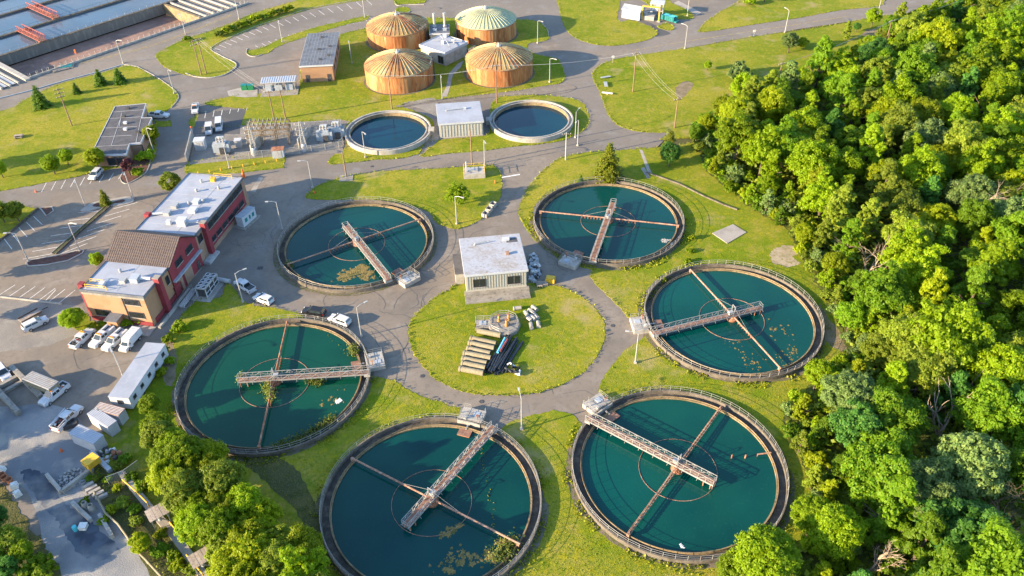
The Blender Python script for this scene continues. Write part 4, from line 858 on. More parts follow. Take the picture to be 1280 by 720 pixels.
for j in range(2): MB().box((-5.3-j*2.6,LANE/2+1,.32),(1.2,LANE+4,.1)).build('grating','grey_metal',bas)
bw = [(a.x,a.y) for a in (BO+AX*(-14)+AN*(LANE+.4), BO+AX*116+AN*(LANE+.4), BO+AX*116+AN*(LANE+56), BO+AX*(-14)+AN*(LANE+56))]
wb = MB(); wb.add([(x,y,.02) for x, y in bw],[(0,1,2,3)]); structure(wb.build('basin_water','water_sky'))
for k, (u, v, lb) in enumerate([(34,42,'red steel truss bridge across the second water lane'),(28,4,'red steel truss bridge at the top left corner of the basins')]):
    p = at(u,v,.6); q = p-BO; t = thing('travelling_bridge',lb,'bridge',(p.x,p.y,.6),ang+PI/2,'red travelling bridges over the basins')
    yc = LANE+8.6 if k == 0 else LANE+27.6; hl = 8.6 if k == 0 else 10.2
    pp = BO+AX*q.dot(AX)+AN*yc; t.location = (pp.x,pp.y,.6)
    for s in (-1.1,1.1):
        g = MB(); g.bar((-hl,s,.2),(hl,s,.2),.22); g.bar((-hl+.4,s,2.0),(hl-.4,s,2.0),.2)
        for j in range(12):
            x = -hl+.4+(2*hl-.8)*j/12; x1 = x+(2*hl-.8)/12; g.bar((x,s,.2),(x,s,2.0),.12); g.bar((x,s,.2 if j % 2 else 2.0),(x1,s,2.0 if j % 2 else .2),.12)
        g.build('truss_side','red_steel',t)
    MB().box((0,0,.25),(2*hl-.2,1.9,.1)).build('deck','deck_rust',t)
    for x in (-hl+.3,hl-.3): MB().box((x,0,0),(.6,3.0,.4)).build('end_carriage','rust',t)
# blue hoods on the parapet, pallets
for k, (u, v) in enumerate([(237,17),(246,15)]):
    p = at(u,v,-1); t = thing('blue_hood','blue and white covered equipment on the drained lane, '+('left one' if k == 0 else 'right one'),'equipment',(p.x,p.y,-3.6),ang,'blue covered equipment'); MB().lathe([(1.9,0),(1.9,1.9),(1.2,2.6),(0,2.8)],12).build('cover','blue_tarp',t); MB().box((0,0,2.85),(1.2,1.2,.2)).build('cap','bag_white',t)
for k, (u, v) in enumerate([(82,84),(76,87)]):
    p = at(u,v); t = thing('timber_stack','low stack of dark timber and blue sheeting by the basin parapet, '+('right one' if k == 0 else 'left one'),'timber',p,R(15+20*k),'timber by the parapet')
    for j in range(4): MB().box((0,-1+j*.7,.2),(5,.4,.3)).build('plank','wood_plank',t)
    if k == 0: MB().box((.3,0,.42),(3.6,2.4,.12)).build('sheeting','teal_paint',t)
p = at(94.8,67); o = MB().box((0,0,.7),(.4,.4,1.4)).build('call_box','orange_paint',None,p); tag(o,'small orange box at the parapet of the drained lane','box')

# ---- off-frame yard building whose long shadow falls on the yard
p = at(127,468); hgt_ = 8.0; sh = hgt_/math.tan(SUN_ELEV)
q = p-Vector((math.cos(SUN_TRAVEL),math.sin(SUN_TRAVEL),0))*sh
t = thing('yard_workshop','grey yard workshop just outside the left edge, its shadow reaching the parked trucks','building',(q.x-6,q.y-5.5,0),R(20))
MB().box((0,0,3.6),(10,11,7.2)).build('wall','brick_tan',t)
g = MB(); g.add([(x,y,z) for x in (-5.3,5.3) for y, z in ((-5.8,7.1),(0,8.6),(5.8,7.1))],[(0,1,2),(5,4,3),(0,3,4,1),(1,4,5,2),(0,2,5,3)]); g.build('roof','roof_slate',t)
MB().box((-1,-8,2.6),(8,5,5.2)).build('annexe','brick_tan',t)
# ================================================================== lamps, poles, wires
def street_lamp(arm=1.8, h=7.6):
    t = thing('street_lamp','lamp','street lamp',(0,0,0),0,'pale steel street lamps')
    MB().tube([(0,0,0),(0,0,h*.6),(0,0,h)],[.13,.11,.08],8).build('pole','steel',t)
    MB().tube([(0,0,h-.05),(arm*.5,0,h+.28),(arm,0,h+.32)],.055,6).build('arm','steel',t)
    MB().box((arm+.25,0,h+.32),(.75,.3,.16)).build('lamp_head','grey_metal',t)
    MB().box((0,0,.2),(.5,.5,.4)).build('base','concrete_pale',t)
    return t
LP = street_lamp(); first = True
def arm_yaw(base, tip, h=7.9):
    a = at(*base); b = at(*tip, h); return math.atan2(b.y-a.y, b.x-a.x)
for base, tip, lb in [((36,327),(12,291),'at the lower mulch island in the left car park'), ((107,258),(94,228),'at the tip of the concrete island, left of its shrub'), ((167,248),(155,216),'at the right end of the concrete traffic island'), ((100,314),(91,279),'at the pointed right end of the lower mulch island'),
    ((304,378),(301,338),'between chiller frame and parked white pickup'), ((353,287),(335,252),'beside the upper left rim of the scum raft tank'), ((391,235),(376,201),'at the left corner of the grass above the scum raft tank'), ((571,280),(578,247),'in front of the bushy tree on the grass'),
    ((652,537),(649,488),'standing lowest in the photo, below the round lawn'), ((856,61),(854,30),'beside the top right road with the yellow line'), ((457,197),(455,166),'in front of the left white rimmed tank'), ((687,103),(694,74),'right of the front right rusty digester'), ((672,54),(678,27),'right of the back right rusty digester'), ((719,172),(729,131),'right of the right white rimmed tank'), ((722,182),(716,158),'short one below the right white rimmed tank'),
    ((154,470),(140,441),'beside the long white trailer in the yard'), ((154,79),(147,50),'at the kerb corner of the road beside the basins'), ((232,43),(222,20),'beside the basin road near the blue hoods'), ((218,117),(212,88),'at the right corner of the left lawn'), ((299,24),(295,-2),'where the basin road leaves the top edge'), ((794,454),(786,414),'on the grass between the two right tanks'), ((452,421),(456,378),'beside the white SUV above the reedy tank'),
    ((440,79),(436,52),'by the lane left of the back digester'), ((353,53),(351,34),'on the parking island, left one'), ((981,41),(984,11),'beside the road on the right hillside'), ((859,20),(860,-4),'on the grass right of the teal dumpster'), ((606,208),(609,184),'on the grass by the small concrete box'), ((193,192),(193,163),'at the small tree of the low brown office'), ((287,211),(281,184),'on the grass strip below the substation'), ((553,124),(552,100),'by the concrete path between the front digesters'), ((1097,17),(1099,-6),'at the right of the hillside road by the woods'), ((456,22),(453,6),'on the parking island, right one')]:
    b = at(*base); yw = arm_yaw(base, tip)
    lab = 'pale street lamp '+lb
    if first: LP.location = b; LP.rotation_euler = (0,0,yw); LP['label'] = lab; first = False
    else: dup(LP, lab, b, yw)
POLES = {}
def util_pole(key, base, h, lb, yaw=0, steel=False, cross=1):
    b = at(*base); t = thing('utility_pole', lb, 'utility pole', b, yaw, 'utility poles')
    MB().tube([(0,0,0),(0,0,h)],[.2,.13],8).build('pole','steel' if steel else 'wood_pole',t)
    for k in range(cross):
        z = h-.5-k*1.1; a = MB().bar((-1.2,0,z),(1.2,0,z),.12,.14).build('crossarm','wood_pole',t)
        for x in (-1.1,-.4,.4,1.1): MB().lathe([(.07,z+.07),(.09,z+.2),(.05,z+.3),(0,z+.3)],6,(x,0)).build('insulator','grey_metal',a)
    POLES[key] = (b, h, yaw); return t
util_pole('hill', (791,115), 12.5, 'brown wooden pole standing on the right lawn near the junction', .3)
util_pole('wood1', (843,160), 9, 'wooden pole half hidden at the wood edge by the road bend', .3)
util_pole('wood2', (966,136), 14, 'leaning looking wooden pole rising from the woods, left of two taller ones', .5)
util_pole('wood3', (1101,75), 13, 'wooden pole rising from the woods near its top edge, middle one', .5)
util_pole('wood4', (1218,32), 13, 'wooden pole rising from the woods nearest the top right corner', .5)
util_pole('dig1', (490,136), 10.5, 'thin wooden pole in front of the front left digester', .1, cross=1)
util_pole('dig2', (621,129), 12, 'tall wooden pole in front of the front right digester', .1, cross=1)
util_pole('lawn', (90,157), 11.5, 'wooden pole with crossarms on the left lawn above the low office', .6, cross=3)
util_pole('isl1', (252,94), 11.5, 'wooden pole on the teardrop island, left of the pair', 1.0, cross=2)
util_pole('isl2', (258,92), 11.5, 'wooden pole on the teardrop island, right of the pair', 1.0, cross=2)
util_pole('gate', (433,221), 7, 'short pale pole on a square slab at the grass corner', .1, cross=0)
util_pole('sub1', (343,150), 9, 'wooden pole behind the substation, left of the pair', .1, cross=1)
util_pole('sub2', (357,148), 9, 'wooden pole behind the substation, right of the pair', .1, cross=1)
util_pole('box', (590,206), 10, 'tall wooden pole at the small concrete box', .1, cross=0)
util_pole('sign', (707,200), 8, 'grey metal post with panels at the grass corner near the big conifer', .1, True, cross=1)
o = MB().box((0,0,.08),(3.4,3.0,.16)).build('square_slab','concrete',None,at(433,223),rz=.1); tag(o,'small square slab under the short pale pole','slab')
def wire(a, b, off, lb, sag=1.2):
    (pa, ha, ya), (pb, hb, yb) = POLES[a], POLES[b]
    p = pa+Vector((math.cos(ya)*off,math.sin(ya)*off,ha-.2)); q = pb+Vector((math.cos(yb)*off,math.sin(yb)*off,hb-.2)); pts = []
    for k in range(13): t = k/12; c = p.lerp(q,t); c.z -= 4*sag*t*(1-t); pts.append(c)
    o = MB().tube(pts,.018,4).build('overhead_wire','grey_metal'); tag(o,lb,'wire','overhead wires')
SPANS = [('hill','wood1','from the lawn pole down to the wood edge'),('dig1','dig2','in front of the front digesters'),('dig2','hill','across the road junction to the lawn pole'),('wood2','wood3','above the woods, lower span'),('wood3','wood4','above the woods, upper span'),('isl2','sub1','from the teardrop island to the substation')]
for a, b, lb in SPANS:
    for off, w in ((-1.1,'left'),(0.4,'middle'),(1.1,'right')): wire(a,b,off,w+' overhead wire '+lb)

# ================================================================== substation
S0 = at(330,180)
yaw_s = math.atan2((at(420,176)-at(250,190)).y,(at(420,176)-at(250,190)).x)*.6
def fence(name, label, px, cat='fence', h=2.2):
    w = [at(*p) for p in px]; t = thing(name, label, cat, w[0])
    for a, b in zip(w, w[1:]):
        n = max(1, int((b-a).length/3)); 
        for k in range(n):
            p, q = a.lerp(b,k/n)-w[0], a.lerp(b,(k+1)/n)-w[0]
            MB().tube([p,p+Vector((0,0,h))],.05,6).build('post','steel',t)
            m = MB(); m.add([p+Vector((0,0,.15)),q+Vector((0,0,.15)),q+Vector((0,0,h)),p+Vector((0,0,h))],[(0,1,2,3)]); m.build('mesh_panel','chainlink',t)
        r_ = MB(); r_.tube([a-w[0]+Vector((0,0,h)),b-w[0]+Vector((0,0,h))],.04,5); r_.build('top_rail','steel',t)
    return t
fence('chain_fence','grey chain link fence along the front and right of the substation',[(296,200),(345,196),(390,191),(424,186),(429,181),(427,158)])
fence('chain_fence','grey chain link fence along the back of the substation',[(427,158),(380,162),(310,164)])
t = thing('concrete_wall','tall pale concrete panel wall left of the substation','wall',at(234,203),math.atan2((at(242,170)-at(234,203)).y,(at(242,170)-at(234,203)).x)); Lw = (at(242,170)-at(234,203)).length
for k in range(8): MB().box((Lw*(k+.5)/8,0,1.2),(Lw/8-.06,.25,2.4)).build('panel','concrete_pale',t)
MB().lathe([(.25,2.4),(.25,2.9),(0,3.0)],8,(Lw,0)).build('beacon','orange_paint',t)
for k, (u, v) in enumerate([(315,194),(374,186)]):
    q = at(u,v); t = thing('concrete_wall','slim concrete fire wall in the substation, '+['left one','right one'][k],'wall',q,R(78)); MB().box((3.6,0,1.5),(7.2,.25,3.0)).build('wall','concrete_pale',t)
def transformer(label, px, rz, m='blue_grey_metal'):
    t = thing('transformer',label,'transformer',at(*px),rz,'substation transformers')
    MB().box((0,0,1.9),(2.6,2.0,3.0)).build('tank_body',m,t); MB().box((0,0,.2),(3.6,3.4,.4)).build('plinth','concrete',t)
    for s in (-1,1):
        f = MB()
        for j in range(6): f.box((s*1.75,-.9+j*.36,1.8),(.8,.1,2.4))
        f.build('radiator',m,t)
    MB().tube([(-.9,.9,4.1),(.9,.9,4.1)],.42,10).build('conservator',m,t)
    for x in (-.8,0,.8): MB().lathe([(.16,3.4),(.26,3.6),(.14,3.8),(.24,4.0),(.12,4.2),(.2,4.4),(.05,5.0),(0,5.0)],8,(x,-.3)).build('bushing','concrete_pale',t)
    MB().box((.3,-1.35,1.3),(1.3,.7,1.7)).build('cabinet','dark_metal' if m != 'white_metal' else m,t)
transformer('big blue grey transformer at the left end of the substation',(279,191),.1)
transformer('blue grey transformer at the right end of the substation',(407,176),.1)
transformer('blue transformer cabinet nearest the right end wall of the substation',(422,172),.1,'blue_grey_metal')
for k, (u, v, m, s, lb) in enumerate([(252,186,'white_metal',(2.6,2.2,2.8),'white switch cabinet at the far left of the substation'),(299,183,'white_metal',(1.6,1.4,2.0),'white switch box right of the big transformer'),(349,196,'blue_grey_metal',(3.0,1.8,2.4),'grey control hut with rusty roof at the substation fence')]):
    t = thing('switch_cabinet',lb,'cabinet',at(u,v),.1); MB().box((0,0,s[2]/2),s).build('body',m,t); MB().box((0,0,s[2]+.08),(s[0]+.3,s[1]+.3,.16)).build('roof','rust' if k == 2 else m,t); MB().box((-.4,-s[1]/2-.03,s[2]/2),(.8,.06,s[2]*.8)).build('door','grey_metal',t); MB().box((.5,-s[1]/2-.03,s[2]/2),(.8,.06,s[2]*.8)).build('door','grey_metal',t)
# rusty bus gantry
g0 = at(312,184); g1 = at(362,181); gy = math.atan2((g1-g0).y,(g1-g0).x); GL = (g1-g0).length
t = thing('bus_gantry','rusty steel bus gantry with rows of insulators in the substation','gantry',g0,gy)
for i in range(4):
    for j in range(3):
        x, y = GL*i/3, j*2.6
        l = MB()
        for dx in (-.22,.22): l.bar((x+dx,y,0),(x+dx,y,4.9),.12)
        for k in range(10): l.bar((x-.22,y,.3+k*.46),(x+.22,y,.3+(k+1)*.46),.05)
        l.build('leg','gantry_tan',t)
for z, m in ((3.4,'gantry_tan'),(4.9,'gantry_tan')):
    for j in range(3): MB().bar((-.3,j*2.6,z),(GL+.3,j*2.6,z),.22,.26).build('beam',m,t)
    for i in range(4): MB().bar((GL*i/3,0,z-.25),(GL*i/3,5.2,z-.25),.2,.24).build('crossbeam',m,t)
for i in range(9):
    for j in range(3):
        x = GL*(i+.5)/9; b_ = MB().lathe([(.1,5.0),(.18,5.15),(.1,5.3),(.18,5.45),(.1,5.6),(.14,5.7),(0,5.75)],7,(x,j*2.6)).build('insulator','dark_metal',t)
    MB().tube([(GL*(i+.5)/9,0,5.75),(GL*(i+.5)/9,2.6,5.85),(GL*(i+.5)/9,5.2,5.75)],.05,5).build('busbar','steel',t)
for i in range(6): MB().bar((GL*(i+.3)/6,1.3,2.0),(GL*(i+.3)/6,1.3,3.2),.24).build('switch_blade','concrete_pale',t)
for k, (u, v, lb) in enumerate([(319,193,'left'),(381,188,'right')]):
    t = thing('lattice_mast',lb+' tapering lattice mast with white insulators in the substation','mast',at(u,v),.1,'substation masts')
    m = MB(); H_ = 8.5
    for sx in (-1,1):
        for sy in (-1,1): m.bar((sx*.7,sy*.7,0),(sx*.18,sy*.18,H_),.11)
    for j in range(11):
        z0, z1 = H_*j/11, H_*(j+1)/11; r0, r1 = .7-.52*j/11, .7-.52*(j+1)/11
        for s in (-1,1): m.bar((-r0,s*r0,z0),(r1,s*r1,z1),.06); m.bar((s*r0,-r0,z0),(s*r1,r1,z1),.06)
    m.build('lattice','steel',t)
    for j in range(3): a = MB().bar((-1.4,0,4.5+j*1.5),(1.4,0,4.5+j*1.5),.12).build('crossarm','steel',t); [MB().lathe([(.1,4.6+j*1.5),(.2,4.9+j*1.5),(.05,5.2+j*1.5)],6,(x,0)).build('insulator','concrete_pale',a) for x in (-1.3,1.3)]
    MB().lathe([(.55,.2),(.55,2.2),(0,2.4)],10,(0,-1)).build('drum','white_metal',t)
for k in range(8):
    p = at(248+k*14,218-k*2.3); o = MB().box((0,0,.4),(.22,.22,.8)).build('bollard','yellow_paint',None,p); tag(o,'small yellow bollard along the grass strip below the substation','bollard','yellow bollards by the substation lawn')

# ================================================================== vehicles
wheel_me = MB().tube([(0,-.13,0),(0,.13,0)],.38,14).mesh('wheel','tyre'); rim_me = MB().tube([(0,-.145,0),(0,.145,0)],.22,10).mesh('rim','rim')
def vehicle(kind, label, rear, front, color='car_white', length=None, extra=(), group='white work vehicles'):
    r, f = at(*rear), at(*front); yaw = math.atan2((f-r).y,(f-r).x); L = length or {'pickup':5.7,'suv':4.9,'van':5.6,'boxtruck':5.3}[kind]; c = (r+f)/2
    cat = {'pickup':'pickup truck','suv':'car','van':'van','boxtruck':'box truck'}[kind]
    t = thing({'pickup':'pickup_truck','suv':'parked_suv','van':'parked_van','boxtruck':'box_truck'}[kind],label,cat,c,yaw,group)
    h = L/2; W_ = .96 if kind != 'boxtruck' else 1.0
    def loft(sections, m, name, parent=t, smooth=False):
        """sections: x, zbottom, ztop, half width bottom, half width top"""
        mb = MB(); vs = []; 
        for x, z0, z1, w0, w1 in sections: vs += [(x,-w0,z0),(x,w0,z0),(x,w1,z1),(x,-w1,z1)]
        n = len(sections); fs = [(0,1,2,3),(4*n-4,4*n-1,4*n-2,4*n-3)]
        for i in range(n-1):
            for k in range(4): fs.append((4*i+k,4*i+4+k,4*i+4+(k+1)%4,4*i+(k+1)%4))
        mb.add(vs,fs); return mb.build(name,m,parent)
    if kind == 'pickup':
        b = loft([(-h,.5,1.12,.9,.93),(-h+.1,.42,1.16,.95,.95),(h-1.6,.4,1.16,.97,.94),(h-1.5,.4,1.2,.97,.9),(h-.25,.42,1.08,.95,.84),(h,.5,.95,.86,.78)],color,'body')
        cb0, cb1 = -h+2.0, h-1.45
        loft([(cb0,1.14,1.85,.9,.70),(cb0+.12,1.14,1.9,.91,.72),(cb1-.75,1.14,1.88,.9,.72),(cb1,1.16,1.2,.88,.84)],color,'cabin')
        gl = [(cb0+.03,cb1)]
        bed = MB().box((-h+1.05,0,1.165),(1.75,1.5,.03)).build('cargo_bed','bed_dark',t)
        for s in (-1,1): MB().box((-h+1.05,s*.84,1.24),(2.0,.14,.14)).build('bed_rail',color,t)
        MB().box((-h+.06,0,1.2),(.1,1.7,.22)).build('tailgate',color,t)
    elif kind == 'suv':
        loft([(-h,.5,1.0,.86,.88),(-h+.12,.42,1.1,.93,.92),(h-1.4,.4,1.12,.95,.9),(h-.2,.42,1.0,.92,.8),(h,.5,.85,.84,.74)],color,'body')
        cb0, cb1 = -h+.1, h-1.15
        loft([(cb0,1.08,1.2,.88,.8),(cb0+.35,1.08,1.72,.89,.68),(cb1-.95,1.08,1.76,.88,.7),(cb1,1.1,1.14,.86,.82)],color,'cabin')
    elif kind == 'van':
        loft([(-h,.5,2.2,.92,.84),(-h+.1,.42,2.28,.96,.85),(h-1.5,.4,2.28,.96,.84),(h-.75,.42,1.35,.95,.85),(h-.1,.45,1.1,.9,.8),(h,.5,.9,.86,.76)],color,'body'); cb0, cb1 = -h+.3, h-.8
    else:
        loft([(-h+.1,.55,.8,.6,.6),(h-2.2,.55,.8,.6,.6),(h-2.1,.42,1.2,.96,.94),(h-.9,.42,1.18,.95,.86),(h,.5,.95,.86,.78)],color,'body')
        cb0, cb1 = h-2.1, h-.8
        loft([(cb0,1.15,1.95,.92,.76),(cb1-.7,1.15,1.95,.9,.74),(cb1,1.16,1.2,.88,.84)],color,'cabin')
        loft([(-h,.8,2.35,.96,.9),(h-2.0,.8,2.35,.96,.9),(h-1.6,1.6,2.25,.92,.84)],color,'cargo_box')
        rb = MB(); [rb.box((-h+.3+k*.5,0,2.37),(.08,1.75,.05)) for k in range(7)]; rb.build('roof_rib','white_metal',t)
    # glazing
    if kind in ('pickup','suv','boxtruck'):
        zt = 1.84 if kind != 'suv' else 1.70; xt = cb1-.75 if kind == 'pickup' else (cb1-.95 if kind == 'suv' else cb1-.7)
        q = MB(); q.add([(cb1-.03,-.76,1.2),(cb1-.03,.76,1.2),(xt+.03,.63,zt),(xt+.03,-.63,zt)],[(0,1,2,3)]); o = q.build('windshield','glass_car',t); o.location = (.035,0,.03)
        x0 = cb0+(.15 if kind != 'suv' else .45)
        for s in (-1,1):
            q = MB(); e = .985
            for a, b_ in ((x0,(x0+xt)/2-.05),((x0+xt)/2+.05,xt+.15)):
                q.add([(a,s*.885,1.24),(b_,s*.885,1.24),(min(b_,xt),s*.735,zt-.12),(a,s*.735,zt-.12)],[(0,1,2,3)])
            o = q.build('side_window','glass_car',t); o.location = (0,s*.03,0)
        q = MB(); xr = cb0-.02 if kind != 'suv' else cb0
        if kind == 'suv': q.add([(cb0+.05,-.7,1.24),(cb0+.05,.7,1.24),(cb0+.3,.6,1.64),(cb0+.3,-.6,1.64)],[(0,1,2,3)])
        else: q.add([(xr,-.68,1.3),(xr,.68,1.3),(xr,.6,1.75),(xr,-.6,1.75)],[(0,1,2,3)])
        o = q.build('rear_window','glass_car',t); o.location = (-.03,0,.02)
        for s in (-1,1): MB().box((cb1-.1,s*1.02,1.25),(.14,.22,.16)).build('mirror',color,t)
    else:
        q = MB(); q.add([(h-.74,-.78,1.38),(h-.74,.78,1.38),(h-1.46,.72,2.2),(h-1.46,-.72,2.2)],[(0,1,2,3)]); o = q.build('windshield','glass_car',t); o.location = (.04,0,.03)
        for s in (-1,1): MB().box((h-1.9,s*.92,1.7),(.9,.06,.5)).build('side_window','glass_car',t)
    for s in (-1,1):
        MB().box((h-.06,s*.66,.82),(.14,.34,.2)).build('headlight','headlight',t); MB().box((-h-.01,s*.8,.95),(.08,.16,.34)).build('taillight','lamp_red',t)
    for x in (-h,h): MB().box((x*1.0,0,.5),(.16,1.8,.2)).build('bumper','grey_metal' if kind != 'suv' else 'dark_metal',t)
    for x in (-h+1.15,h-1.0):
        for s in (-1,1): wo = link('wheel',wheel_me,t,(x,s*.86,.38)); link('rim',rim_me,wo)
    if 'lightbar' in extra: MB().box((cb1-.95,0,1.97),(.28,1.1,.14)).build('light_bar','lamp_amber',t)
    if 'toolbox' in extra:
        for s in (-1,1): MB().box((-h+1.1,s*.8,1.42),(2.1,.36,.42)).build('tool_box',color,t)
        MB().box((-h+1.2,.1,1.25),(1.5,.5,.12)).build('tool_box',color,t)
    if 'load' in extra:
        rr = random.Random(label)
        for k in range(7): MB().box((-h+.5+rr.random()*1.3,rr.uniform(-.5,.5),1.28),(.25+rr.random()*.35,.2+rr.random()*.3,.22),rr.random()*3).build('cargo',rr.choice(['bag_white','dark_metal','orange_paint','blue_grey_metal','red_steel']),t)
    if 'cover' in extra: MB().box((-h+1.05,0,1.3),(1.95,1.6,.06)).build('bed_cover','car_black',t)
    if 'rack' in extra:
        for s in (-1,1): MB().bar((-h+.1,s*.85,1.6),(cb1-.6,s*.85,2.05),.1).build('rack_bar','white_metal',t)
        MB().box((-h+1,.75,1.6),(2.2,.25,.3)).build('tool_box','white_metal',t)
    return t
vehicle('suv','white SUV on the gravel beside the rusty flat trailer',(33,414),(58,402))
vehicle('pickup','white pickup with loaded open bed, leftmost of the row by the office',(94,436),(115,416),extra=('lightbar','load'))
vehicle('pickup','white utility pickup with tool boxes, second in the row by the office',(139,416),(119,434),extra=('lightbar','toolbox'))
vehicle('pickup','white utility pickup with tool boxes, third in the row by the office',(155,420),(135,438),extra=('lightbar','toolbox'))
vehicle('boxtruck','white box truck with ribbed box, rightmost of the row by the office',(174,420),(155,441))
vehicle('suv','white car at the left edge beside the low yard walls',(-1,460),(12,478))
vehicle('pickup','white pickup with orange light bar beside the beige container',(83,485),(56,507),extra=('lightbar','load'))
vehicle('pickup','white pickup with ladder rack and red gear in its bed, in front of the sheds',(70,542),(102,510),extra=('load','rack'),length=6.0)
vehicle('pickup','white pickup with black bed cover beside the bent street lamp',(317,367),(297,354),extra=('cover',))
vehicle('suv','white SUV at the grass corner above the reedy tank',(341,381),(320,373),length=4.6)
vehicle('suv','black SUV above the rim of the reedy tank',(406,395),(380,391),'car_black',4.8)
vehicle('suv','white SUV right of the black one, above the reedy tank',(438,408),(413,399),length=4.8)
vehicle('pickup','small white pickup beside the low brown office',(190,146.5),(209,147))
vehicle('pickup','white pickup on the road corner by the substation parking',(245.5,132),(244,145),extra=('lightbar',))
vehicle('suv','white car in the marked bay below the low brown office',(126,215),(115,227))
vehicle('van','white van parked behind the substation, the larger one',(275,152),(274,168))
vehicle('van','small white van behind the substation, left of the larger one',(263,160),(261,171),length=4.4)
# ================================================================== yard things
def box_shed(name, label, cat, px4, h, m='white_metal', roof='white_metal', ribs_=6, group=None, z0=.0):
    """px4: roof corners in the photo at height h+z0, in order round"""
    w = [at(u,v,h+z0) for u,v in px4]; c = sum(w,Vector())/4; c.z = 0
    e = (w[1]-w[0]+w[2]-w[3])/2; yaw = math.atan2(e.y,e.x); X, Y = frame_basis(yaw); sx = e.length; sy = ((w[3]-w[0]+w[2]-w[1])/2).length
    t = thing(name,label,cat,c,yaw,group)
    MB().box((0,0,z0+h/2),(sx,sy,h-.02)).build('wall',m,t); MB().box((0,0,z0+h+.04),(sx+.14,sy+.14,.12)).build('roof',roof,t)
    rb = MB()
    if ribs_:
        for k in range(ribs_): rb.box((-sx/2+sx*(k+.5)/ribs_,0,z0+h+.11),(.09,sy+.1,.06)); rb.box((-sx/2+sx*(k+.5)/ribs_,-sy/2-.02,z0+h/2),(.12,.06,h-.2)); rb.box((-sx/2+sx*(k+.5)/ribs_,sy/2+.02,z0+h/2),(.12,.06,h-.2))
        rb.build('rib',m,t)
    return t, sx, sy
t, sx, sy = box_shed('office_trailer','long white office trailer with small windows beside the reedy tank','trailer',[(138,492),(185,427),(204,432),(158,502)],2.7,'white_metal','roof_white',0,z0=.7)
for k in range(5): window(t,(-sx/2+1.6+k*(sx-3.2)/4,-sy/2-.02,2.3),.8,.7,0,panes=1)
for k in range(5): window(t,(-sx/2+1.6+k*(sx-3.2)/4,sy/2+.02,2.3),.8,.7,PI,panes=1)
window(t,(-sx/2-.02,0,2.3),.9,.8,-PI/2,panes=1)
sm = MB(); [sm.box((-sx/2+sx*k/12,0,3.48),(.05,sy,.03)) for k in range(1,12)]; sm.build('roof_seams','grey_metal',t)
for x in (-4,-2.8,4): MB().tube([(x,-sy/2+.2,.4),(x,sy/2-.2,.4)],.4,10).build('wheel','tyre',t)
MB().box((0,0,.6),(sx-.4,sy-.6,.2)).build('chassis','dark_metal',t)
box_shed('storage_container','beige storage container beside the parked pickup in the yard','container',[(34,470),(46,461),(67,481),(55,491)],2.5,'pipe_cream','roof_white_worn',6)
t,_,_ = box_shed('storage_container','white container with rust streaked roof edge, in front of the rusty roofed one','container',[(107,519),(118,512),(148,524),(137,533)],2.5,'white_metal','roof_white',7)
box_shed('storage_container','container with rusty brown roof at the end of the long trailer','container',[(118,510),(127,503),(155,511),(147,522)],2.5,'white_metal','rust_pale',6)
t,sx,sy = box_shed('storage_container','white container lowest of the three by the tree belt','container',[(86,541),(99,532),(129,543),(117,556)],2.5,'white_metal','roof_white',7)
t,sx,sy = box_shed('generator_container','light blue generator container with dark marks on the slab east of the office','container',[(295,270),(311,257),(317,260),(301,274)],2.7,'white_metal','blue_grey_metal',0)
for x, w_ in ((-1.2,.8),(.2,.5),(1.4,.7)): MB().box((x,-sy/2-.03,1.5),(w_,.06,1.0)).build('louvre','teal_paint',t); MB().box((x,sy/2+.03,1.5),(w_,.06,1.0)).build('louvre','teal_paint',t)
MB().box((0,0,.08),(sx+1.6,sy+1.6,.16)).build('slab','concrete',t)
# chiller frame
p = at(261,363); t = thing('chiller_unit','white framed chiller with two rows of round fans on a slab by the office','chiller',p,R(79))
MB().box((0,0,.09),(7.6,4.4,.18)).build('slab','concrete_world',t); 
fr = MB()
for x in (-2.6,-.9,.9,2.6):
    for y in (-1.1,1.1): fr.bar((x,y,.2),(x,y,2.4),.14)
for y in (-1.1,1.1):
    for z in (.35,1.3,2.4): fr.bar((-2.6,y,z),(2.6,y,z),.12)
fr.build('frame','white_metal',t)
MB().box((0,0,1.2),(4.9,1.6,1.7)).build('coil','dark_metal',t); MB().box((0,0,2.48),(5.5,2.5,.14)).build('top_panel','concrete_pale',t)
for i in range(5):
    for y in (-.62,.62): fo = MB().lathe([(.48,2.56),(.48,2.72),(.4,2.72),(.4,2.58)],14,(-2.15+i*1.07,y)).build('fan_shroud','white_metal',t); MB().lathe([(.4,2.6),(0,2.62)],10,(-2.15+i*1.07,y)).build('fan','dark_metal',fo)
p = at(280,353); o = MB().tube([(-1.6,0,.6),(1.6,0,.6)],.5,12).build('pipe_tank','steel',None,p,rz=-.3); tag(o,'silver horizontal tank right of the chiller frame','tank')
# flat trailer, barrels, dumpster
t = thing('flat_trailer','rusty flat trailer beside the white SUV on the gravel','trailer',at(39,398),math.atan2((at(52,394)-at(30,406)).y,(at(52,394)-at(30,406)).x)); MB().box((0,0,.7),(4.2,1.7,.14)).build('deck','wood_plank',t)
for s in (-1,1): MB().box((0,s*.85,.85),(4.2,.1,.3)).build('side_rail','bark',t); link('wheel',wheel_me,t,(-.4,s*1.05,.38))
MB().bar((2.5,0,.6),(3.8,0,.5),.14).build('drawbar','dark_metal',t)
t = thing('scrap_skip','small dark skip of scrap between pickup and white container','skip',at(89,532),.4); MB().prism([(-1.2,-.8),(1.2,-.8),(1.2,.8),(-1.2,.8)],0,.9).build('body','dark_metal',t); [MB().lathe([(.3,.9),(.3,1.1),(.12,1.15)],10,(-.7+.6*k,.2*(-1)**k)).build('tyre','tyre',t) for k in range(3)]
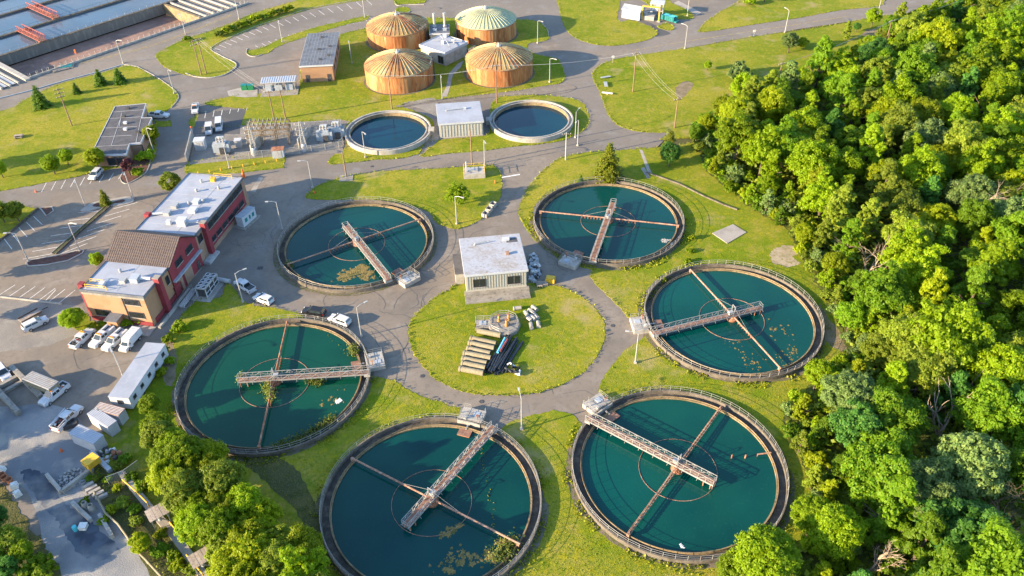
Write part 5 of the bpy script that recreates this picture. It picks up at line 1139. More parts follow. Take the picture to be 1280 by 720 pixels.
def wall_run(label, a, b, h=.9, w=.7, m='concrete', name='yard_wall', cat='wall', n=None):
    p, q = at(*a), at(*b); L = (q-p).length; t = thing(name,label,cat,p,math.atan2((q-p).y,(q-p).x)); n = n or max(1,int(L/2.2))
    for k in range(n): MB().box((L*(k+.5)/n,random.uniform(-.03,.03),h/2),(L/n-.05,w,h)).build('block',m,t)
    return t
wall_run('low concrete block wall running down beside the beige container',(16,462),(53,499),1.1,.9)
wall_run('low concrete block wall at the left edge ending at the yellow weeds',(-4,488),(25,519),1.1,.9)
wall_run('upper cross wall of concrete blocks between the two yard walls',(0,486),(26,472),.9,.8); wall_run('lower cross wall of concrete blocks between the two yard walls',(3,493),(30,478),.6,.7)
for a, b, lb in [((60,596),(78,617),'left white barrier of the rubble bay'),((79,617),(113,591),'right white barrier of the rubble bay'),((92,631),(115,653),'white barrier along the dark asphalt patch'),((126,646),(142,673),'white barrier beside the leaning pipe fence')]: wall_run(lb,a,b,.9,.55,'concrete_pale','concrete_barrier','barrier',1)
def pile(name, label, cat, px, rx, ry, n, ms, s=(.2,.6), hmax=1.0):
    p = at(*px); t = thing(name,label,cat,p); rr = random.Random(label); by = {}
    for k in range(n):
        r, a = math.sqrt(rr.random()), rr.uniform(0,2*PI); x, y = rx*r*math.cos(a), ry*r*math.sin(a); sz = rr.uniform(*s)
        m = rr.choice(ms); by.setdefault(m,MB()).box((x,y,hmax*(1-r)*rr.random()+sz*.3),(sz,sz*rr.uniform(.5,1.3),sz*rr.uniform(.4,.9)),rr.uniform(0,3),top=rr.uniform(.5,1))
    for m, mb in by.items(): o = mb.build('rubble_pieces' if name != 'scrap_pile' else 'scrap_pieces',m,t); stuff(o)
pile('rubble_heap','heap of grey broken concrete between the white barriers','rubble',(93,598),2.6,2.0,160,['rubble','concrete_pale','rubble'],(.15,.45),.8)
pile('scrap_pile','pile of old meter boxes and scrap along the right wall of the pump house','scrap',(667,336),1.3,5.2,90,['grey_metal','blue_grey_metal','steel','dark_metal','bag_white'],(.35,.95),.8)
pile('scrap_pile','pile of drums and scrap below the lowest white container','scrap',(133,570),2.4,1.4,36,['grey_metal','bag_white','rust','dark_metal','blue_grey_metal'],(.3,.9),.6)
o = MB().box((0,0,.55),(1.9,1.5,1.1)).box((0,0,1.15),(1.7,1.3,.1)).build('timber_crate','yellow_paint',None,at(688,352),rz=-.25); tag(o,'yellow timber crate by the pump house lawn edge','crate')
t = thing('pallet_stack','grey timber pallets leaning at the pump house corner','pallet',at(674,357),.1)
for j in range(5): MB().box((0,-.7+j*.36,.5+j*.02),(1.2,.22,.12)).build('plank','wood_plank',t)
for j in range(3): MB().box((-.5+j*.5,0,.3),(.12,1.7,.4)).build('plank','wood_plank',t)
t = thing('pallet_stack','small pallet stack right of the leaning pallets','pallet',at(681,356),.3)
for j in range(5): MB().box((0,-.5+j*.26,.5),(1.1,.18,.1)).build('plank','wood_plank',t)
MB().box((0,0,.2),(1.0,1.2,.4)).build('bearer','wood_plank',t)
# yellow loader, blue beam
t = thing('yellow_skip_loader','yellow steel hopper among the weeds beside the blue beam','hopper',at(118,585),R(-35))
MB().side([(-1,1.2),(1,1.2),(1.2,2.6),(-1.0,2.3)],-1.1,1.1).build('hopper_body','yellow_paint',t)
for x in (-.8,.8):
    for y in (-.9,.9): MB().bar((x,y,0),(x,y,1.2),.18).build('leg','yellow_paint',t)
p, q = at(116,568), at(139,591); o = MB().bar(p+Vector((0,0,.5)),q+Vector((0,0,.5)),.7,.8).build('steel_beam','blue_grey_metal'); tag(o,'blue grey steel beam lying from the drums into the weeds','beam')
for k,(u,v,m,lb) in enumerate([(3,589,'bag_white','white bulk bag at the left edge, topmost of three'),(19,609,'bag_white','white bulk bag beside the orange pots'),(23,619,'bag_white','white bulk bag nearest the green bushes')]):
    mb = MB(); mb.box((0,0,.45),(1.1,1.0,.9),k*.4,top=.86); mb.box((0,0,.95),(.6,.5,.2),k); o = mb.build('bulk_bag',m,None,at(u,v)); tag(o,lb,'bag')
for k,(u,v,lb) in enumerate([(4,597,'orange clay pot at the left edge, upper one'),(7,600,'orange clay pot between its two neighbours'),(13,603,'orange clay pot nearest the white bags')]):
    o = MB().lathe([(.4,0),(.6,.9),(.5,.92),(.35,.4),(0,.4)],14).build('clay_pot','pot_brown',None,at(u,v)); tag(o,lb,'pot')
def cone(px,lb): o = MB().box((0,0,.03),(.5,.5,.06)).lathe([(.2,.06),(.04,.8),(0,.8)],10).build('traffic_cone','orange_paint',None,at(*px)); o.scale=(1.0,)*3; tag(o,lb,'cone')
cone((77,564),'orange cone on the dusty yard by the lowest container'); cone((45,240),'orange cone on the road by the left lawn bays')
for px,lb in (((393,242),'red hydrant at the left corner of the grass above the scum raft tank'),((619,229),'red hydrant at the right corner of the grass near the concrete box'),((814,338),'orange marker at the grass corner')):
    if px[0] != 814: o = MB().lathe([(.25,0),(.25,.7),(.3,.75),(.15,1.0),(0,1.05)],10).box((0,0,.6),(.7,.16,.16)).build('fire_hydrant','orange_paint',None,at(*px)); o.scale = (.75,)*3; tag(o,lb,'hydrant')
p = at(308,224); o = MB().lathe([(.4,0),(.4,1.2),(.2,1.5),(.2,2.4),(0,2.5)],10).build('orange_marker','orange_paint',None,at(305,222)); tag(o,'orange marker barrel beyond the far corner of the office roof','marker')
for k,(u,v,s,lb) in enumerate([(105,660,.7,'white plastic crate by the dark asphalt patch'),(95,663,.5,'teal plastic drum beside the white crate')]):
    o = (MB().box((0,0,.35),(1.1,1.0,.7)).box((0,0,.72),(1.2,1.1,.08)) if k == 0 else MB().lathe([(.35,0),(.38,.5),(.35,1.0),(0,1.02)],12)).build('plastic_crate' if k == 0 else 'plastic_drum','bag_white' if k == 0 else 'cyan_plastic',None,at(u,v)); tag(o,lb,'crate' if k == 0 else 'drum')
for k in range(5):
    p, q = at(104+k*4.2,613+k*3.4), at(118+k*4.4,605+k*3.6); h_ = .35
    o = MB().bar(p+Vector((0,0,h_)),q+Vector((0,0,h_)),.55,.6).build('concrete_post','concrete_pale'); tag(o,'pale concrete post in the row by the weeds','post','concrete posts stacked by the weeds')
for k,(u,v) in enumerate([(108,635),(116,638)]):
    o = MB().lathe([(.65,0),(.5,.9),(.36,1.5),(.3,1.5),(.3,.2)],14).build('manhole_cone','concrete_pale',None,at(u,v)); tag(o,['left concrete manhole cone by the pipe fence','right concrete manhole cone by the pipe fence'][k],'manhole')
# pipe fence and walkway at the lower left
pts = [at(*p)+Vector((0,0,1.1)) for p in [(120,620),(128,634),(135,647),(150,660),(160,674),(172,692),(185,705),(206,728)]]
t = thing('pipe_fence','long pale pipe fence winding down from the weeds to the bottom edge','fence',(pts[0].x,pts[0].y,0)); o0 = Vector((pts[0].x,pts[0].y,0))
MB().tube([p-o0 for p in pts],.16,7).build('top_pipe','pipe_cream',t)
for k in range(len(pts)-1):
    a = pts[k]-o0; MB().tube([(a.x,a.y,0),a],.09,6).build('post','concrete_pale',t)
    b = pts[k+1]-o0; m = MB(); m.add([(a.x,a.y,.1),(b.x,b.y,.1),b,a],[(0,1,2,3)]); m.build('mesh_panel','chainlink',t)
wp = [(152,592),(190,640),(222,672),(262,730)]
kerb_w = sheet('walkway',[(148,594),(156,590),(192,634),(224,668),(268,728),(256,734),(214,674),(184,640)],'concrete_world',.6,False,.6)
for k,(pth,lb) in enumerate([([(155,604),(170,617),(186,633)],'yellow rail along the concrete walkway above the upper plank roof'),([(214,657),(228,675)],'yellow rail between the two plank roofs'),([(235,698),(255,722)],'yellow rail below the lower plank roof')]):
    w_ = [at(*p,.6) for p in pth]; t = thing('yellow_rail',lb,'railing',w_[0])
    MB().tube([p-w_[0]+Vector((0,0,1.0)) for p in w_],.1,6).build('rail','yellow_paint',t); 
    for p in w_: MB().tube([p-w_[0],p-w_[0]+Vector((0,0,1))],.07,6).build('post','yellow_paint',t)
for k,(u,v,lb) in enumerate([(196,640,'grey plank roofed gate shelter on the walkway, upper one'),(250,697,'grey plank roofed gate shelter on the walkway, lower one')]):
    p = at(u,v,3.0); p.z = 0; t = thing('plank_shelter',lb,'shelter',p,R(38),'plank roofed shelters')
    for j in range(6): MB().box((-1.25+j*.5,0,3.0+.02*(j%2)),(.47,2.6,.09)).build('plank','wood_plank',t)
    MB().box((0,-.8,2.88),(3,.14,.14)).box((0,.8,2.88),(3,.14,.14)).build('bearer','wood_plank',t)
    for x in (-1.2,1.2):
        for y in (-.9,.9): MB().bar((x,y,0),(x,y,2.85),.16).build('leg','concrete_pale',t)
    MB().bar((1.2,-.9,.6),(-.2,-.9,2.7),.1).build('brace','concrete_pale',t); MB().lathe([(.3,1.0),(.3,1.9),(0,2.0)],10).build('gate_motor','grey_metal',t)
fence('chain_fence','thin chain link fence crossing the weeds to the tree belt',[(137,606),(158,598),(176,585)],h=2.0)

# ================================================================== round lawn store yard
t = thing('valve_chamber','round railed concrete valve chamber with three brass valves on the central lawn','valve chamber',at(630,409))
MB().lathe([(3.3,0),(3.3,.85),(3.1,.95),(0,.95)],10).build('chamber','concrete',t); MB().box((-4.0,.2,.45),(3.4,2.4,.9)).build('step_slab','concrete',t)
MB().box((-4.2,.3,.95),(1.4,1.2,.1)).build('hatch','blue_grey_metal',t)
railing(circ(2.9,10,.95),1.05,(.5,1.05),.05,.045,closed=True).build('railing','rail_grey',t); railing([(-5.6,-.9,.9),(-5.6,1.3,.9),(-4,1.3,.9),(-2.6,1.3,.9)],1.05,(.5,1.05),.05,.045).build('railing','rail_grey',t); railing([(-5.6,-.9,.9),(-4.2,-.9,.9),(-2.8,-.9,.9)],1.05,(.5,1.05),.05,.045).build('railing','rail_grey',t)
for x,y in ((-1.0,.7),(.9,1.0),(.5,-.7)): vo = MB().lathe([(.36,.95),(.36,1.35),(.2,1.5),(.24,2.1),(.1,2.3),(.1,2.7),(0,2.7)],10,(x,y)).build('valve','brass',t); MB().lathe([(.34,2.6),(.34,2.68),(0,2.68)],10,(x,y)).build('hand_wheel','rust',vo)
for k,(u,v) in enumerate([(647,387),(658,394),(664,391),(668,387),(661,400),(666,399),(670,397),(664,409),(673,407)]):
    mb = MB(); mb.tube([(-.75,0,.42),(.75,0,.42)],.4,10); mb.tube([(-.85,0,.42),(-.7,0,.42)],.46,10)
    o = mb.build('concrete_pipe','concrete_pale',None,at(u,v),rz=R([10,115,130,125,130,125,120,95,92][k])); tag(o,'short pale concrete pipe '+('lying alone near the valve chamber railing' if k == 0 else 'in the loose group on the central lawn'),'pipe',None if k == 0 else 'short concrete pipes on the lawn')
LBP = ['cut short by weeds, next to the valve chamber','second from the valve chamber','third from the valve chamber','fourth from the valve chamber','third from the lower end of the row','second from the lower end of the row','lowest of the row, largest in view','upper short one beside the railing']
rr0 = random.Random(3)
for k in range(7):
    a, b = at(589-k*2.6+rr0.uniform(-1.5,1.5),425.5+k*6.3), at(620-k*2.6+rr0.uniform(-2,2),432.5+k*6.1); mb = MB(); d_ = (b-a).normalized(); up = Vector((0,0,.58+.1*(k % 2)))
    mb.tube([a+up,b+up],.55,16,cap=False); mb.tube([b+up,a+up],.44,14,cap=False); mb.tube([a+up-d_*.05,a+up+d_*.3],.62,16)
    o = mb.build('sewer_pipe','pipe_cream'); tag(o,'cream sewer pipe on the central lawn, '+LBP[k],'pipe','cream sewer pipes')
a, b = at(597,416), at(626,422); mb = MB(); mb.tube([a+Vector((0,0,.6)),b+Vector((0,0,.6))],.55,14); o = mb.build('sewer_pipe','pipe_cream'); tag(o,'cream concrete sewer pipe lying closest below the valve chamber','pipe','cream sewer pipes')
rr = random.Random(5)
for k in range(17):
    lay = 0 if k < 9 else (1 if k < 15 else 2); j = k if k < 9 else (k-9 if k < 15 else k-15)
    a, b = at(606+j*3.1+lay*2,467+rr.uniform(-5,2)+j*.2), at(628+j*3.2+lay*2,421+rr.uniform(-2,7)+j*.9); z = .24+lay*.42
    col = 'pipe_black'
    if k in (15,): col = 'pipe_blue'
    if k in (16,): col = 'red_steel'
    if lay == 2: b = a.lerp(b,.98); a = a.lerp(b,.55)
    o = MB().tube([a+Vector((0,0,z)),b+Vector((0,0,z))],.23,9).build('plastic_pipe',col); tag(o,{'pipe_black':'long black plastic pipe in the bundle beside the cream pipes','pipe_blue':'short light blue pipe on top of the black bundle','red_steel':'short red pipe on top of the black bundle'}[col],'pipe','black plastic pipes in the bundle' if col == 'pipe_black' else None)
for k in range(7):
    p = at(642+rr.uniform(-5,8),462+rr.uniform(-8,8)); pts_ = [p+Vector((rr.uniform(-.9,.9),rr.uniform(-.9,.9),.25+rr.random()*.5)) for _ in range(4)]
    o = MB().tube(pts_,.19,8).build('pipe_bend','pipe_black' if k < 5 else 'bag_white'); tag(o,'black bent pipe fitting at the lower end of the bundle' if k < 5 else 'white bent pipe fitting at the lower end of the bundle','pipe fitting','black pipe fittings' if k < 5 else 'white pipe fittings')
# bench-like concrete blocks at the upper right of that grass, concrete box, slab, sign boards
for k in range(3):
    p = at(607+k*4.6,270-k*6); t = thing('hollow_block',['lowest','middle','topmost'][k]+' of three hollow concrete blocks at the grass edge','block',p,R(62))
    mb = MB()
    for (cc,s) in (((0,-.6,.5),(1.5,.16,1.0)),((0,.6,.5),(1.5,.16,1.0)),((-.7,0,.5),(.16,1.1,1.0)),((.7,0,.5),(.16,1.1,1.0))): mb.box(cc,s)
    mb.build('block_walls','concrete_pale',t); MB().box((0,0,.2),(1.3,1.1,.2)).build('block_floor','concrete_dark',t)
t = thing('concrete_chamber','small concrete chamber with railing and stacks of blocks near the road crossing','chamber',at(593,219),.08); MB().box((0,0,.7),(5.4,3.6,1.4)).build('chamber','concrete_pale',t); railing([(-2.6,-1.7,1.4),(-2.6,1.7,1.4),(0,1.7,1.4),(2.6,1.7,1.4),(2.6,-1.7,1.4)],1.1,(.5,1.1),.05,.05).build('railing','yellow_paint',t); MB().box((-.4,.2,1.55),(2.6,1.4,.3)).build('hatch','steel',t); MB().tube([(-2,-.6,1.4),(-2,-.6,4.4)],.14,7).build('vent_pipe','white_metal',t)
q4 = [at(*p) for p in [(890,292),(916,281),(933,291),(909,305)]]; c = sum(q4,Vector())/4
t = thing('concrete_slab_pad','square weathered concrete slab on the grass beside the woods','slab',c)
MB().prism([(p.x-c.x,p.y-c.y) for p in q4],0,.2).build('slab','concrete_world',t)
for k,(u,v,lb) in enumerate([(757,98,'grey bench board on the lawn by the road bend, upper one'),(757,107,'upright grey board on the lawn by the road bend'),(759,118,'white bench board on the lawn by the road bend')]):
    o = MB().box((0,0,.5),(3.2 if k != 1 else 1.0,.8 if k != 1 else 3.4,.1)).box((0,0,.25),(.2,.4,.5)).build('bench_board','bag_white' if k == 2 else 'steel',None,at(u,v),rz=.3 if k == 0 else -.3 if k == 2 else 0); tag(o,lb,'bench')
p = at(766,79); t = thing('road_sign','white round sign on a post at the junction kerb','sign',p,.2); MB().tube([(0,0,0),(0,0,1.8)],.06,6).build('post','steel',t); MB().tube([(0,-.04,2.1),(0,.04,2.1)],.5,12).build('disc','bag_white',t)
p = at(942,46); t = thing('road_sign','small white sign on a post beside the hillside road','sign',p,.2); MB().tube([(0,0,0),(0,0,1.8)],.06,6).build('post','steel',t); MB().box((0,0,2.0),(.9,.08,.8)).build('panel','bag_white',t)
# dark green bins by the substation parking
for k,(u,v) in enumerate([(306,112),(314,112)]):
    t = thing('waste_bin',['left green waste bin on the slab by the parking lane','right green waste bin on the slab by the parking lane'][k],'bin',at(u,v),.1,'green waste bins'); MB().box((0,0,.8),(1.7,1.3,1.6)).build('body','green_paint',t); MB().box((0,0,1.65),(1.8,1.4,.12)).build('lid','teal_paint',t)
sheet('bin_slab',[(284,114),(300,110),(322,112),(322,121),(306,122),(286,120)],'concrete_world',.09,False)
p = at(24,172); t = thing('picnic_table','small pale table on the left lawn','table',p,.2); MB().box((0,0,.75),(2.2,.9,.08)).build('top','wood_plank',t); MB().box((0,.8,.45),(2.2,.3,.06)).build('bench','wood_plank',t); MB().box((0,-.8,.45),(2.2,.3,.06)).build('bench','wood_plank',t); MB().box((-.8,0,.36),(.1,1.8,.72)).build('leg','wood_plank',t); MB().box((.8,0,.36),(.1,1.8,.72)).build('leg','wood_plank',t)
# retaining wall along the wood edge
w_ = [at(*p) for p in [(808,216),(822,221),(850,231),(880,246),(905,257),(922,263)]]; t = thing('retaining_wall','low pale retaining wall running along the wood edge from the footpath','wall',w_[0])
for a,b in zip(w_,w_[1:]): 
    n = max(1,int((b-a).length/2.5))
    for k in range(n): p,q = a.lerp(b,k/n)-w_[0], a.lerp(b,(k+.97)/n)-w_[0]; MB().bar(p+Vector((0,0,.1)),q+Vector((0,0,.1)),.3,.5).build('block','rim_concrete',t)
# ================================================================== trees and plants
def leaf_mesh(name, m, cen, nrm, size, seed, aspect=1.5):
    """many small leaf clumps: one bent quad each, with a per-face random attribute"""
    g = np.random.default_rng(seed); n = len(cen)
    nrm = nrm/np.linalg.norm(nrm, axis=1, keepdims=True)
    t = np.cross(nrm, g.normal(size=(n,3))); t /= np.linalg.norm(t, axis=1, keepdims=True)+1e-9; b = np.cross(nrm, t)
    s = np.asarray(size).reshape(-1,1)*g.uniform(.65,1.35,(n,1)); hx = t*s*.5*aspect; hy = b*s*.5
    v = np.empty((n,4,3)); v[:,0] = cen-hx; v[:,1] = cen-hy*.9-nrm*s*.12; v[:,2] = cen+hx; v[:,3] = cen+hy*.9-nrm*s*.12
    me = bpy.data.meshes.new(name); me.vertices.add(4*n); me.vertices.foreach_set('co', v.reshape(-1).astype(np.float32))
    me.loops.add(4*n); me.loops.foreach_set('vertex_index', np.arange(4*n, dtype=np.int32))
    me.polygons.add(n); me.polygons.foreach_set('loop_start', np.arange(0,4*n,4,dtype=np.int32)); me.polygons.foreach_set('loop_total', np.full(n,4,dtype=np.int32))
    me.materials.append(MATS[m]); me.update(calc_edges=True)
    at_ = me.attributes.new('rnd','FLOAT','FACE'); at_.data.foreach_set('value', g.random(n).astype(np.float32)); return me
def lobes(seed, shape, r, h, z0, nmain):
    g = np.random.default_rng(seed); out = []
    for k in range(nmain):
        d = g.normal(size=3); d /= np.linalg.norm(d)
        if shape == 'round': rad = .58+.2*g.random(); c = np.array([d[0]*r*rad, d[1]*r*rad, z0+(h-z0)*(.55+.38*d[2])]); lr = r*g.uniform(.17,.36)
        elif shape == 'spread': rad = .7*math.sqrt(g.random()); a = g.uniform(0,2*PI); c = np.array([math.cos(a)*r*rad, math.sin(a)*r*rad, z0+(h-z0)*(.78-.5*rad+.13*g.normal())]); lr = r*g.uniform(.15,.31)
        elif shape == 'upright': f = g.random()**.8; w = (1-f)**.65*.8+.06; a = g.uniform(0,2*PI); q = math.sqrt(g.random()); c = np.array([math.cos(a)*r*w*q, math.sin(a)*r*w*q, z0+(h-z0)*f*.93]); lr = r*g.uniform(.18,.34)*(1.05-.55*f)
        else: rad = .72*math.sqrt(g.random()); a = g.uniform(0,2*PI); c = np.array([math.cos(a)*r*rad, math.sin(a)*r*rad, (h*.32)+(h*.45)*(1-rad)*g.random()]); lr = r*g.uniform(.28,.42)
        out.append((c, lr))
    return out
def crown(name, m, seed, shape, r, h, z0, nmain, nsub, nleaf, leaf):
    g = np.random.default_rng(seed+100); C, N = [], []
    for c, lr in lobes(seed, shape, r, h, z0, nmain):
        for j in range(nsub):
            d = g.normal(size=3); d[2] = abs(d[2])*.9-.25; d /= np.linalg.norm(d); sc = c+d*lr*.8; sr = lr*g.uniform(.24,.46)
            dd = g.normal(size=(nleaf,3)); dd[:,2] += .25; dd /= np.linalg.norm(dd,axis=1,keepdims=True)
            C.append(sc+dd*sr*(.5+.75*g.random((nleaf,1))**1.3)*np.array([1.15,1.15,.8])); N.append(dd*.8+d*.5+g.normal(size=(nleaf,3))*.45+np.array([0,0,.35]))
    C = np.concatenate(C); N = np.concatenate(N); C[:,2] = np.maximum(C[:,2], .15)
    return leaf_mesh(name, m, C, N, leaf, seed)
def trunk_mesh(seed, r, h, z0, m='bark'):
    g = random.Random(seed); mb = MB(); b = .022*h+.05
    mb.tube([(0,0,-.2),(g.uniform(-.1,.1),g.uniform(-.1,.1),z0),(g.uniform(-.4,.4),g.uniform(-.4,.4),z0+(h-z0)*.6)],[b*1.3,b,b*.35],7)
    for k in range(6):
        a = g.uniform(0,2*PI); z = z0*.8+(h-z0)*.35*g.random(); l = r*g.uniform(.55,.85)
        mb.tube([(0,0,z),(math.cos(a)*l*.5,math.sin(a)*l*.5,z+l*.45),(math.cos(a)*l,math.sin(a)*l,z+l*.8)],[b*.55,b*.35,b*.12],5)
    return mb.mesh('trunk', m)
SPEC = {}   # kind -> (crown mesh, trunk mesh, radius, height)
def species(key, m, seed, shape, r, h, z0, nmain=26, nsub=9, nleaf=24, leaf=.42, bark='bark'):
    SPEC[key] = (crown('crown', m, seed, shape, r, h, z0, nmain, nsub, nleaf, leaf), trunk_mesh(seed, r, h, z0, bark), r, h)
for k, m in enumerate(('leaf_bright','leaf_mid','leaf_olive','leaf_silver','leaf_yellow','leaf_dark')):
    nm = m[5:]
    species(nm+'_round', m, 10+k, 'round', 4.6, 10.2, 2.0, 70, 10, 40, .25)
    species(nm+'_spread', m, 30+k, 'spread', 5.6, 10.5, 2.2, 80, 10, 40, .26)
    species(nm+'_upright', m, 50+k, 'upright', 3.2, 9.6, .8, 64, 8, 40, .24)
    species(nm+'_shrub', m, 70+k, 'shrub', 2.2, 2.8, .3, 16, 8, 20, .3)
species('purple_round','leaf_purple',91,'round',2.6,5.0,1.2,20,8,24,.34)
species('fine_bright','leaf_bright',95,'round',5.0,11.0,2.6,84,11,42,.25); species('fine_yellow','leaf_yellow',96,'round',5.0,10.5,2.4,84,11,42,.25); species('fine_olive','leaf_olive',97,'spread',5.4,11.0,3.0,84,11,42,.25); species('fine_silver','leaf_silver',98,'spread',5.2,11.0,3.2,84,11,42,.25)
def conifer(key, m, seed, r, h):
    g = np.random.default_rng(seed); C, N = [], []
    nt_ = int(h*2.4)
    for i in range(nt_):
        f = i/nt_; z = .5+(h-.5)*f; rr = r*(1-f)**.85*g.uniform(.85,1.1)+.12; nb = max(5, int(11*(1-f)+4))
        for b in range(nb):
            a = g.uniform(0,2*PI); L = rr*g.uniform(.75,1.12); n = max(5, int(L*16)); t = g.random(n)**.7
            x = np.cos(a)*L*t; y = np.sin(a)*L*t; zz = z-.28*L*t**1.3+.1*g.normal(size=n)
            w = .36*(1-t*.4); C.append(np.stack([x+g.normal(size=n)*w, y+g.normal(size=n)*w, zz],1)); N.append(np.stack([np.cos(a)*.4+g.normal(size=n)*.4, np.sin(a)*.4+g.normal(size=n)*.4, np.ones(n)],1))
    SPEC[key] = (leaf_mesh('crown', m, np.concatenate(C), np.concatenate(N), .34, seed, 1.7), MB().tube([(0,0,-.2),(0,0,h*.95)],[.06+h*.016,.03],7).mesh('trunk','bark'), r, h)
conifer('spruce','needle',120,3.5,8.8); conifer('pine','needle_gold',121,3.2,9.0); conifer('big_spruce','needle_gold',122,5.0,11.5)
def tree(kind, loc, s, label, cat='tree', group=None, name=None, rz=None, sz=1.0):
    cm, tm, r, h = SPEC[kind]; nm = name or ('conifer_tree' if kind in ('spruce','pine','big_spruce') else 'shrub' if kind.endswith('shrub') else 'broadleaf_tree')
    t = thing(nm, label, cat, (loc[0],loc[1],0), random.uniform(0,2*PI) if rz is None else rz, group); t.scale = (s,s,s*sz)
    link('crown', cm, t); 
    if not kind.endswith('shrub'): link('trunk', tm, t)
    else: link('stems', tm, t).scale = (.4,.4,.3)
    return t
T_ = lambda kind, px, s, label, **k: tree(kind, at(*px), s, label, **k)
# single trees
T_('spruce',(53,134),.80,'dark conifer on the left lawn, leftmost of the lawn conifers'); T_('spruce',(97,117),.42,'smallest conifer on the left lawn'); T_('spruce',(127,106),.66,'middle conifer of the pair near the lawn kerb',sz=.9); T_('spruce',(151,104),.68,'right conifer of the pair near the lawn kerb',sz=.85)
T_('bright_round',(4,222),.45,'small bright tree at the left edge of the lawn'); T_('bright_round',(69,218),.52,'round green tree on the lawn below the low office, left of two'); T_('bright_round',(86,206),.42,'round green tree on the lawn below the low office, right of two'); T_('yellow_round',(124,212),.58,'yellow green tree at the front corner of the low office')
T_('yellow_round',(193,180),.50,'yellow green tree against the right side of the low office'); T_('purple_round',(163,219),.85,'dark purple tree on the mulch bed by the low office'); T_('bright_shrub',(176,219),.9,'round green shrub right of the purple tree',cat='shrub'); T_('bright_shrub',(183,199),1.2,'wide green shrub beside the lamp of the low office',cat='shrub')
T_('pine',(133,256),.50,'small golden pine on the concrete traffic island'); T_('olive_round',(217,243),.62,'olive tree at the far corner of the red office',sz=.9); T_('olive_round',(6,278),.52,'olive tree on the grass corner left of the car park, left of two'); T_('olive_round',(24,277),.52,'olive tree on the grass corner left of the car park, right of two')
T_('bright_round',(125,334),.36,'bright round bush beside the brown gable roof'); T_('fine_bright',(95,410),.52,'bushy green tree at the left corner of the tan office front',sz=.72)
T_('bright_spread',(573,256),.60,'spreading bushy tree on the grass above the scum raft tank',sz=.8); T_('big_spruce',(760,224),.95,'big golden green conifer above the tank on the right',sz=.95); T_('spruce',(726,228),.25,'tiny conifer left of the big one')
T_('dark_round',(836,208),.62,'dark tree at the road end of the retaining wall'); T_('silver_shrub',(925,98),1.9,'silvery shrub on the right hillside lawn',cat='shrub'); T_('yellow_shrub',(1003,58),1.4,'golden shrub right of the silvery shrub',cat='shrub') if False else None
T_('bright_round',(884,88),.28,'small bush alone on the right hillside lawn'); T_('silver_round',(985,66),.62,'silvery grey tree on the hillside, left of a golden bush'); T_('yellow_shrub',(1002,62),1.5,'golden bush right of the silvery hillside tree'); T_('olive_upright',(1056,50),.7,'slim olive tree on the hillside'); T_('bright_round',(1089,34),.62,'bright round tree at the top end of the woods')
T_('olive_upright',(1120,40),1.1,'tall pale pointed tree at the top end of the woods'); T_('dark_round',(1070,40),.3,'small dark bush on the hillside lawn'); T_('spruce',(1153,40),1.0,'broad dark conifer at the top end of the woods'); T_('pine',(1110,46),.8,'brownish pine at the top end of the woods')
T_('bright_shrub',(235,52),.8,'green bush at the road end of the teardrop island',cat='shrub'); T_('bright_shrub',(222,412),.8,'bright bush on the grass below the office corner',cat='shrub'); T_('bright_shrub',(212,426),.6,'lower green bush beside the end of the trailer',cat='shrub')
T_('bright_shrub',(936,5),1.2,'bush on the top right grass triangle, left one',cat='shrub'); T_('mid_round',(955,3),.6,'round tree at the top edge on the right grass triangle')
T_('pine',(836,192),.8,'golden pine at the road edge by the woods')
for k in range(15):
    t = k/14; T_('yellow_shrub' if k % 3 else 'olive_shrub',(274+t*88,46-t*32+math.sin(t*PI)*-2),.8+.2*random.random(),'yellow green hedge bush in the row along the curved parking',cat='hedge bush',group='hedge row along the curved parking')
# woods on the right
WOOD = [(880,165,'at the road bend corner of the woods'),(905,235,'just above the low retaining wall'),(975,130,'around the leftmost wood pole'),(1095,80,'around the middle wood pole'),(1215,40,'around the wood pole at the top right'),(1000,225,'in the woods above the sandy patch'),(1110,190,'in the middle of the upper woods'),(1230,160,'at the right edge of the upper woods'),(1035,310,'beside the sandy patch'),
  (1130,300,'in the woods right of the sandy patch'),(1240,300,'around the pale leaning dead trunk'),(1085,400,'beside the bare soil at the tank rim'),(1180,400,'in the woods above the forked dead tree'),(1180,510,'around the forked dead tree'),(1260,480,'right of the forked dead tree'),(1020,500,'in the gap between the two right tanks'),(1030,590,'beside the clear bottom right tank'),(1110,580,'in the woods level with the clear tank'),(1210,600,'above the brown twiggy dead trees'),(960,700,'below the clear bottom right tank'),(1085,690,'around the small pale dead tree'),(1240,690,'below the brown twiggy dead trees')]
WORDS = {'bright':'bright green','mid':'mid green','olive':'olive green','silver':'silvery grey green','yellow':'yellow green','dark':'dark green'}
FORM = {'round':'round','spread':'broad','upright':'pointed','shrub':'bushy'}
poly = np.array(FW); cand = []; g = random.Random(42)
def proj(x, y, z):
    dz = z-CAM_H; fw = y*math.cos(CAM_P)-dz*math.sin(CAM_P); up = y*math.sin(CAM_P)+dz*math.cos(CAM_P)
    return 640+CAM_F*x/fw, 360-CAM_F*up/fw
def edge_dist(x, y):
    best = 1e9
    for i in range(len(poly)):
        a, b = poly[i], poly[(i+1) % len(poly)]; ab = b-a; t = max(0, min(1, ((x-a[0])*ab[0]+(y-a[1])*ab[1])/(ab@ab))); best = min(best, math.hypot(x-a[0]-ab[0]*t, y-a[1]-ab[1]*t))
    return best
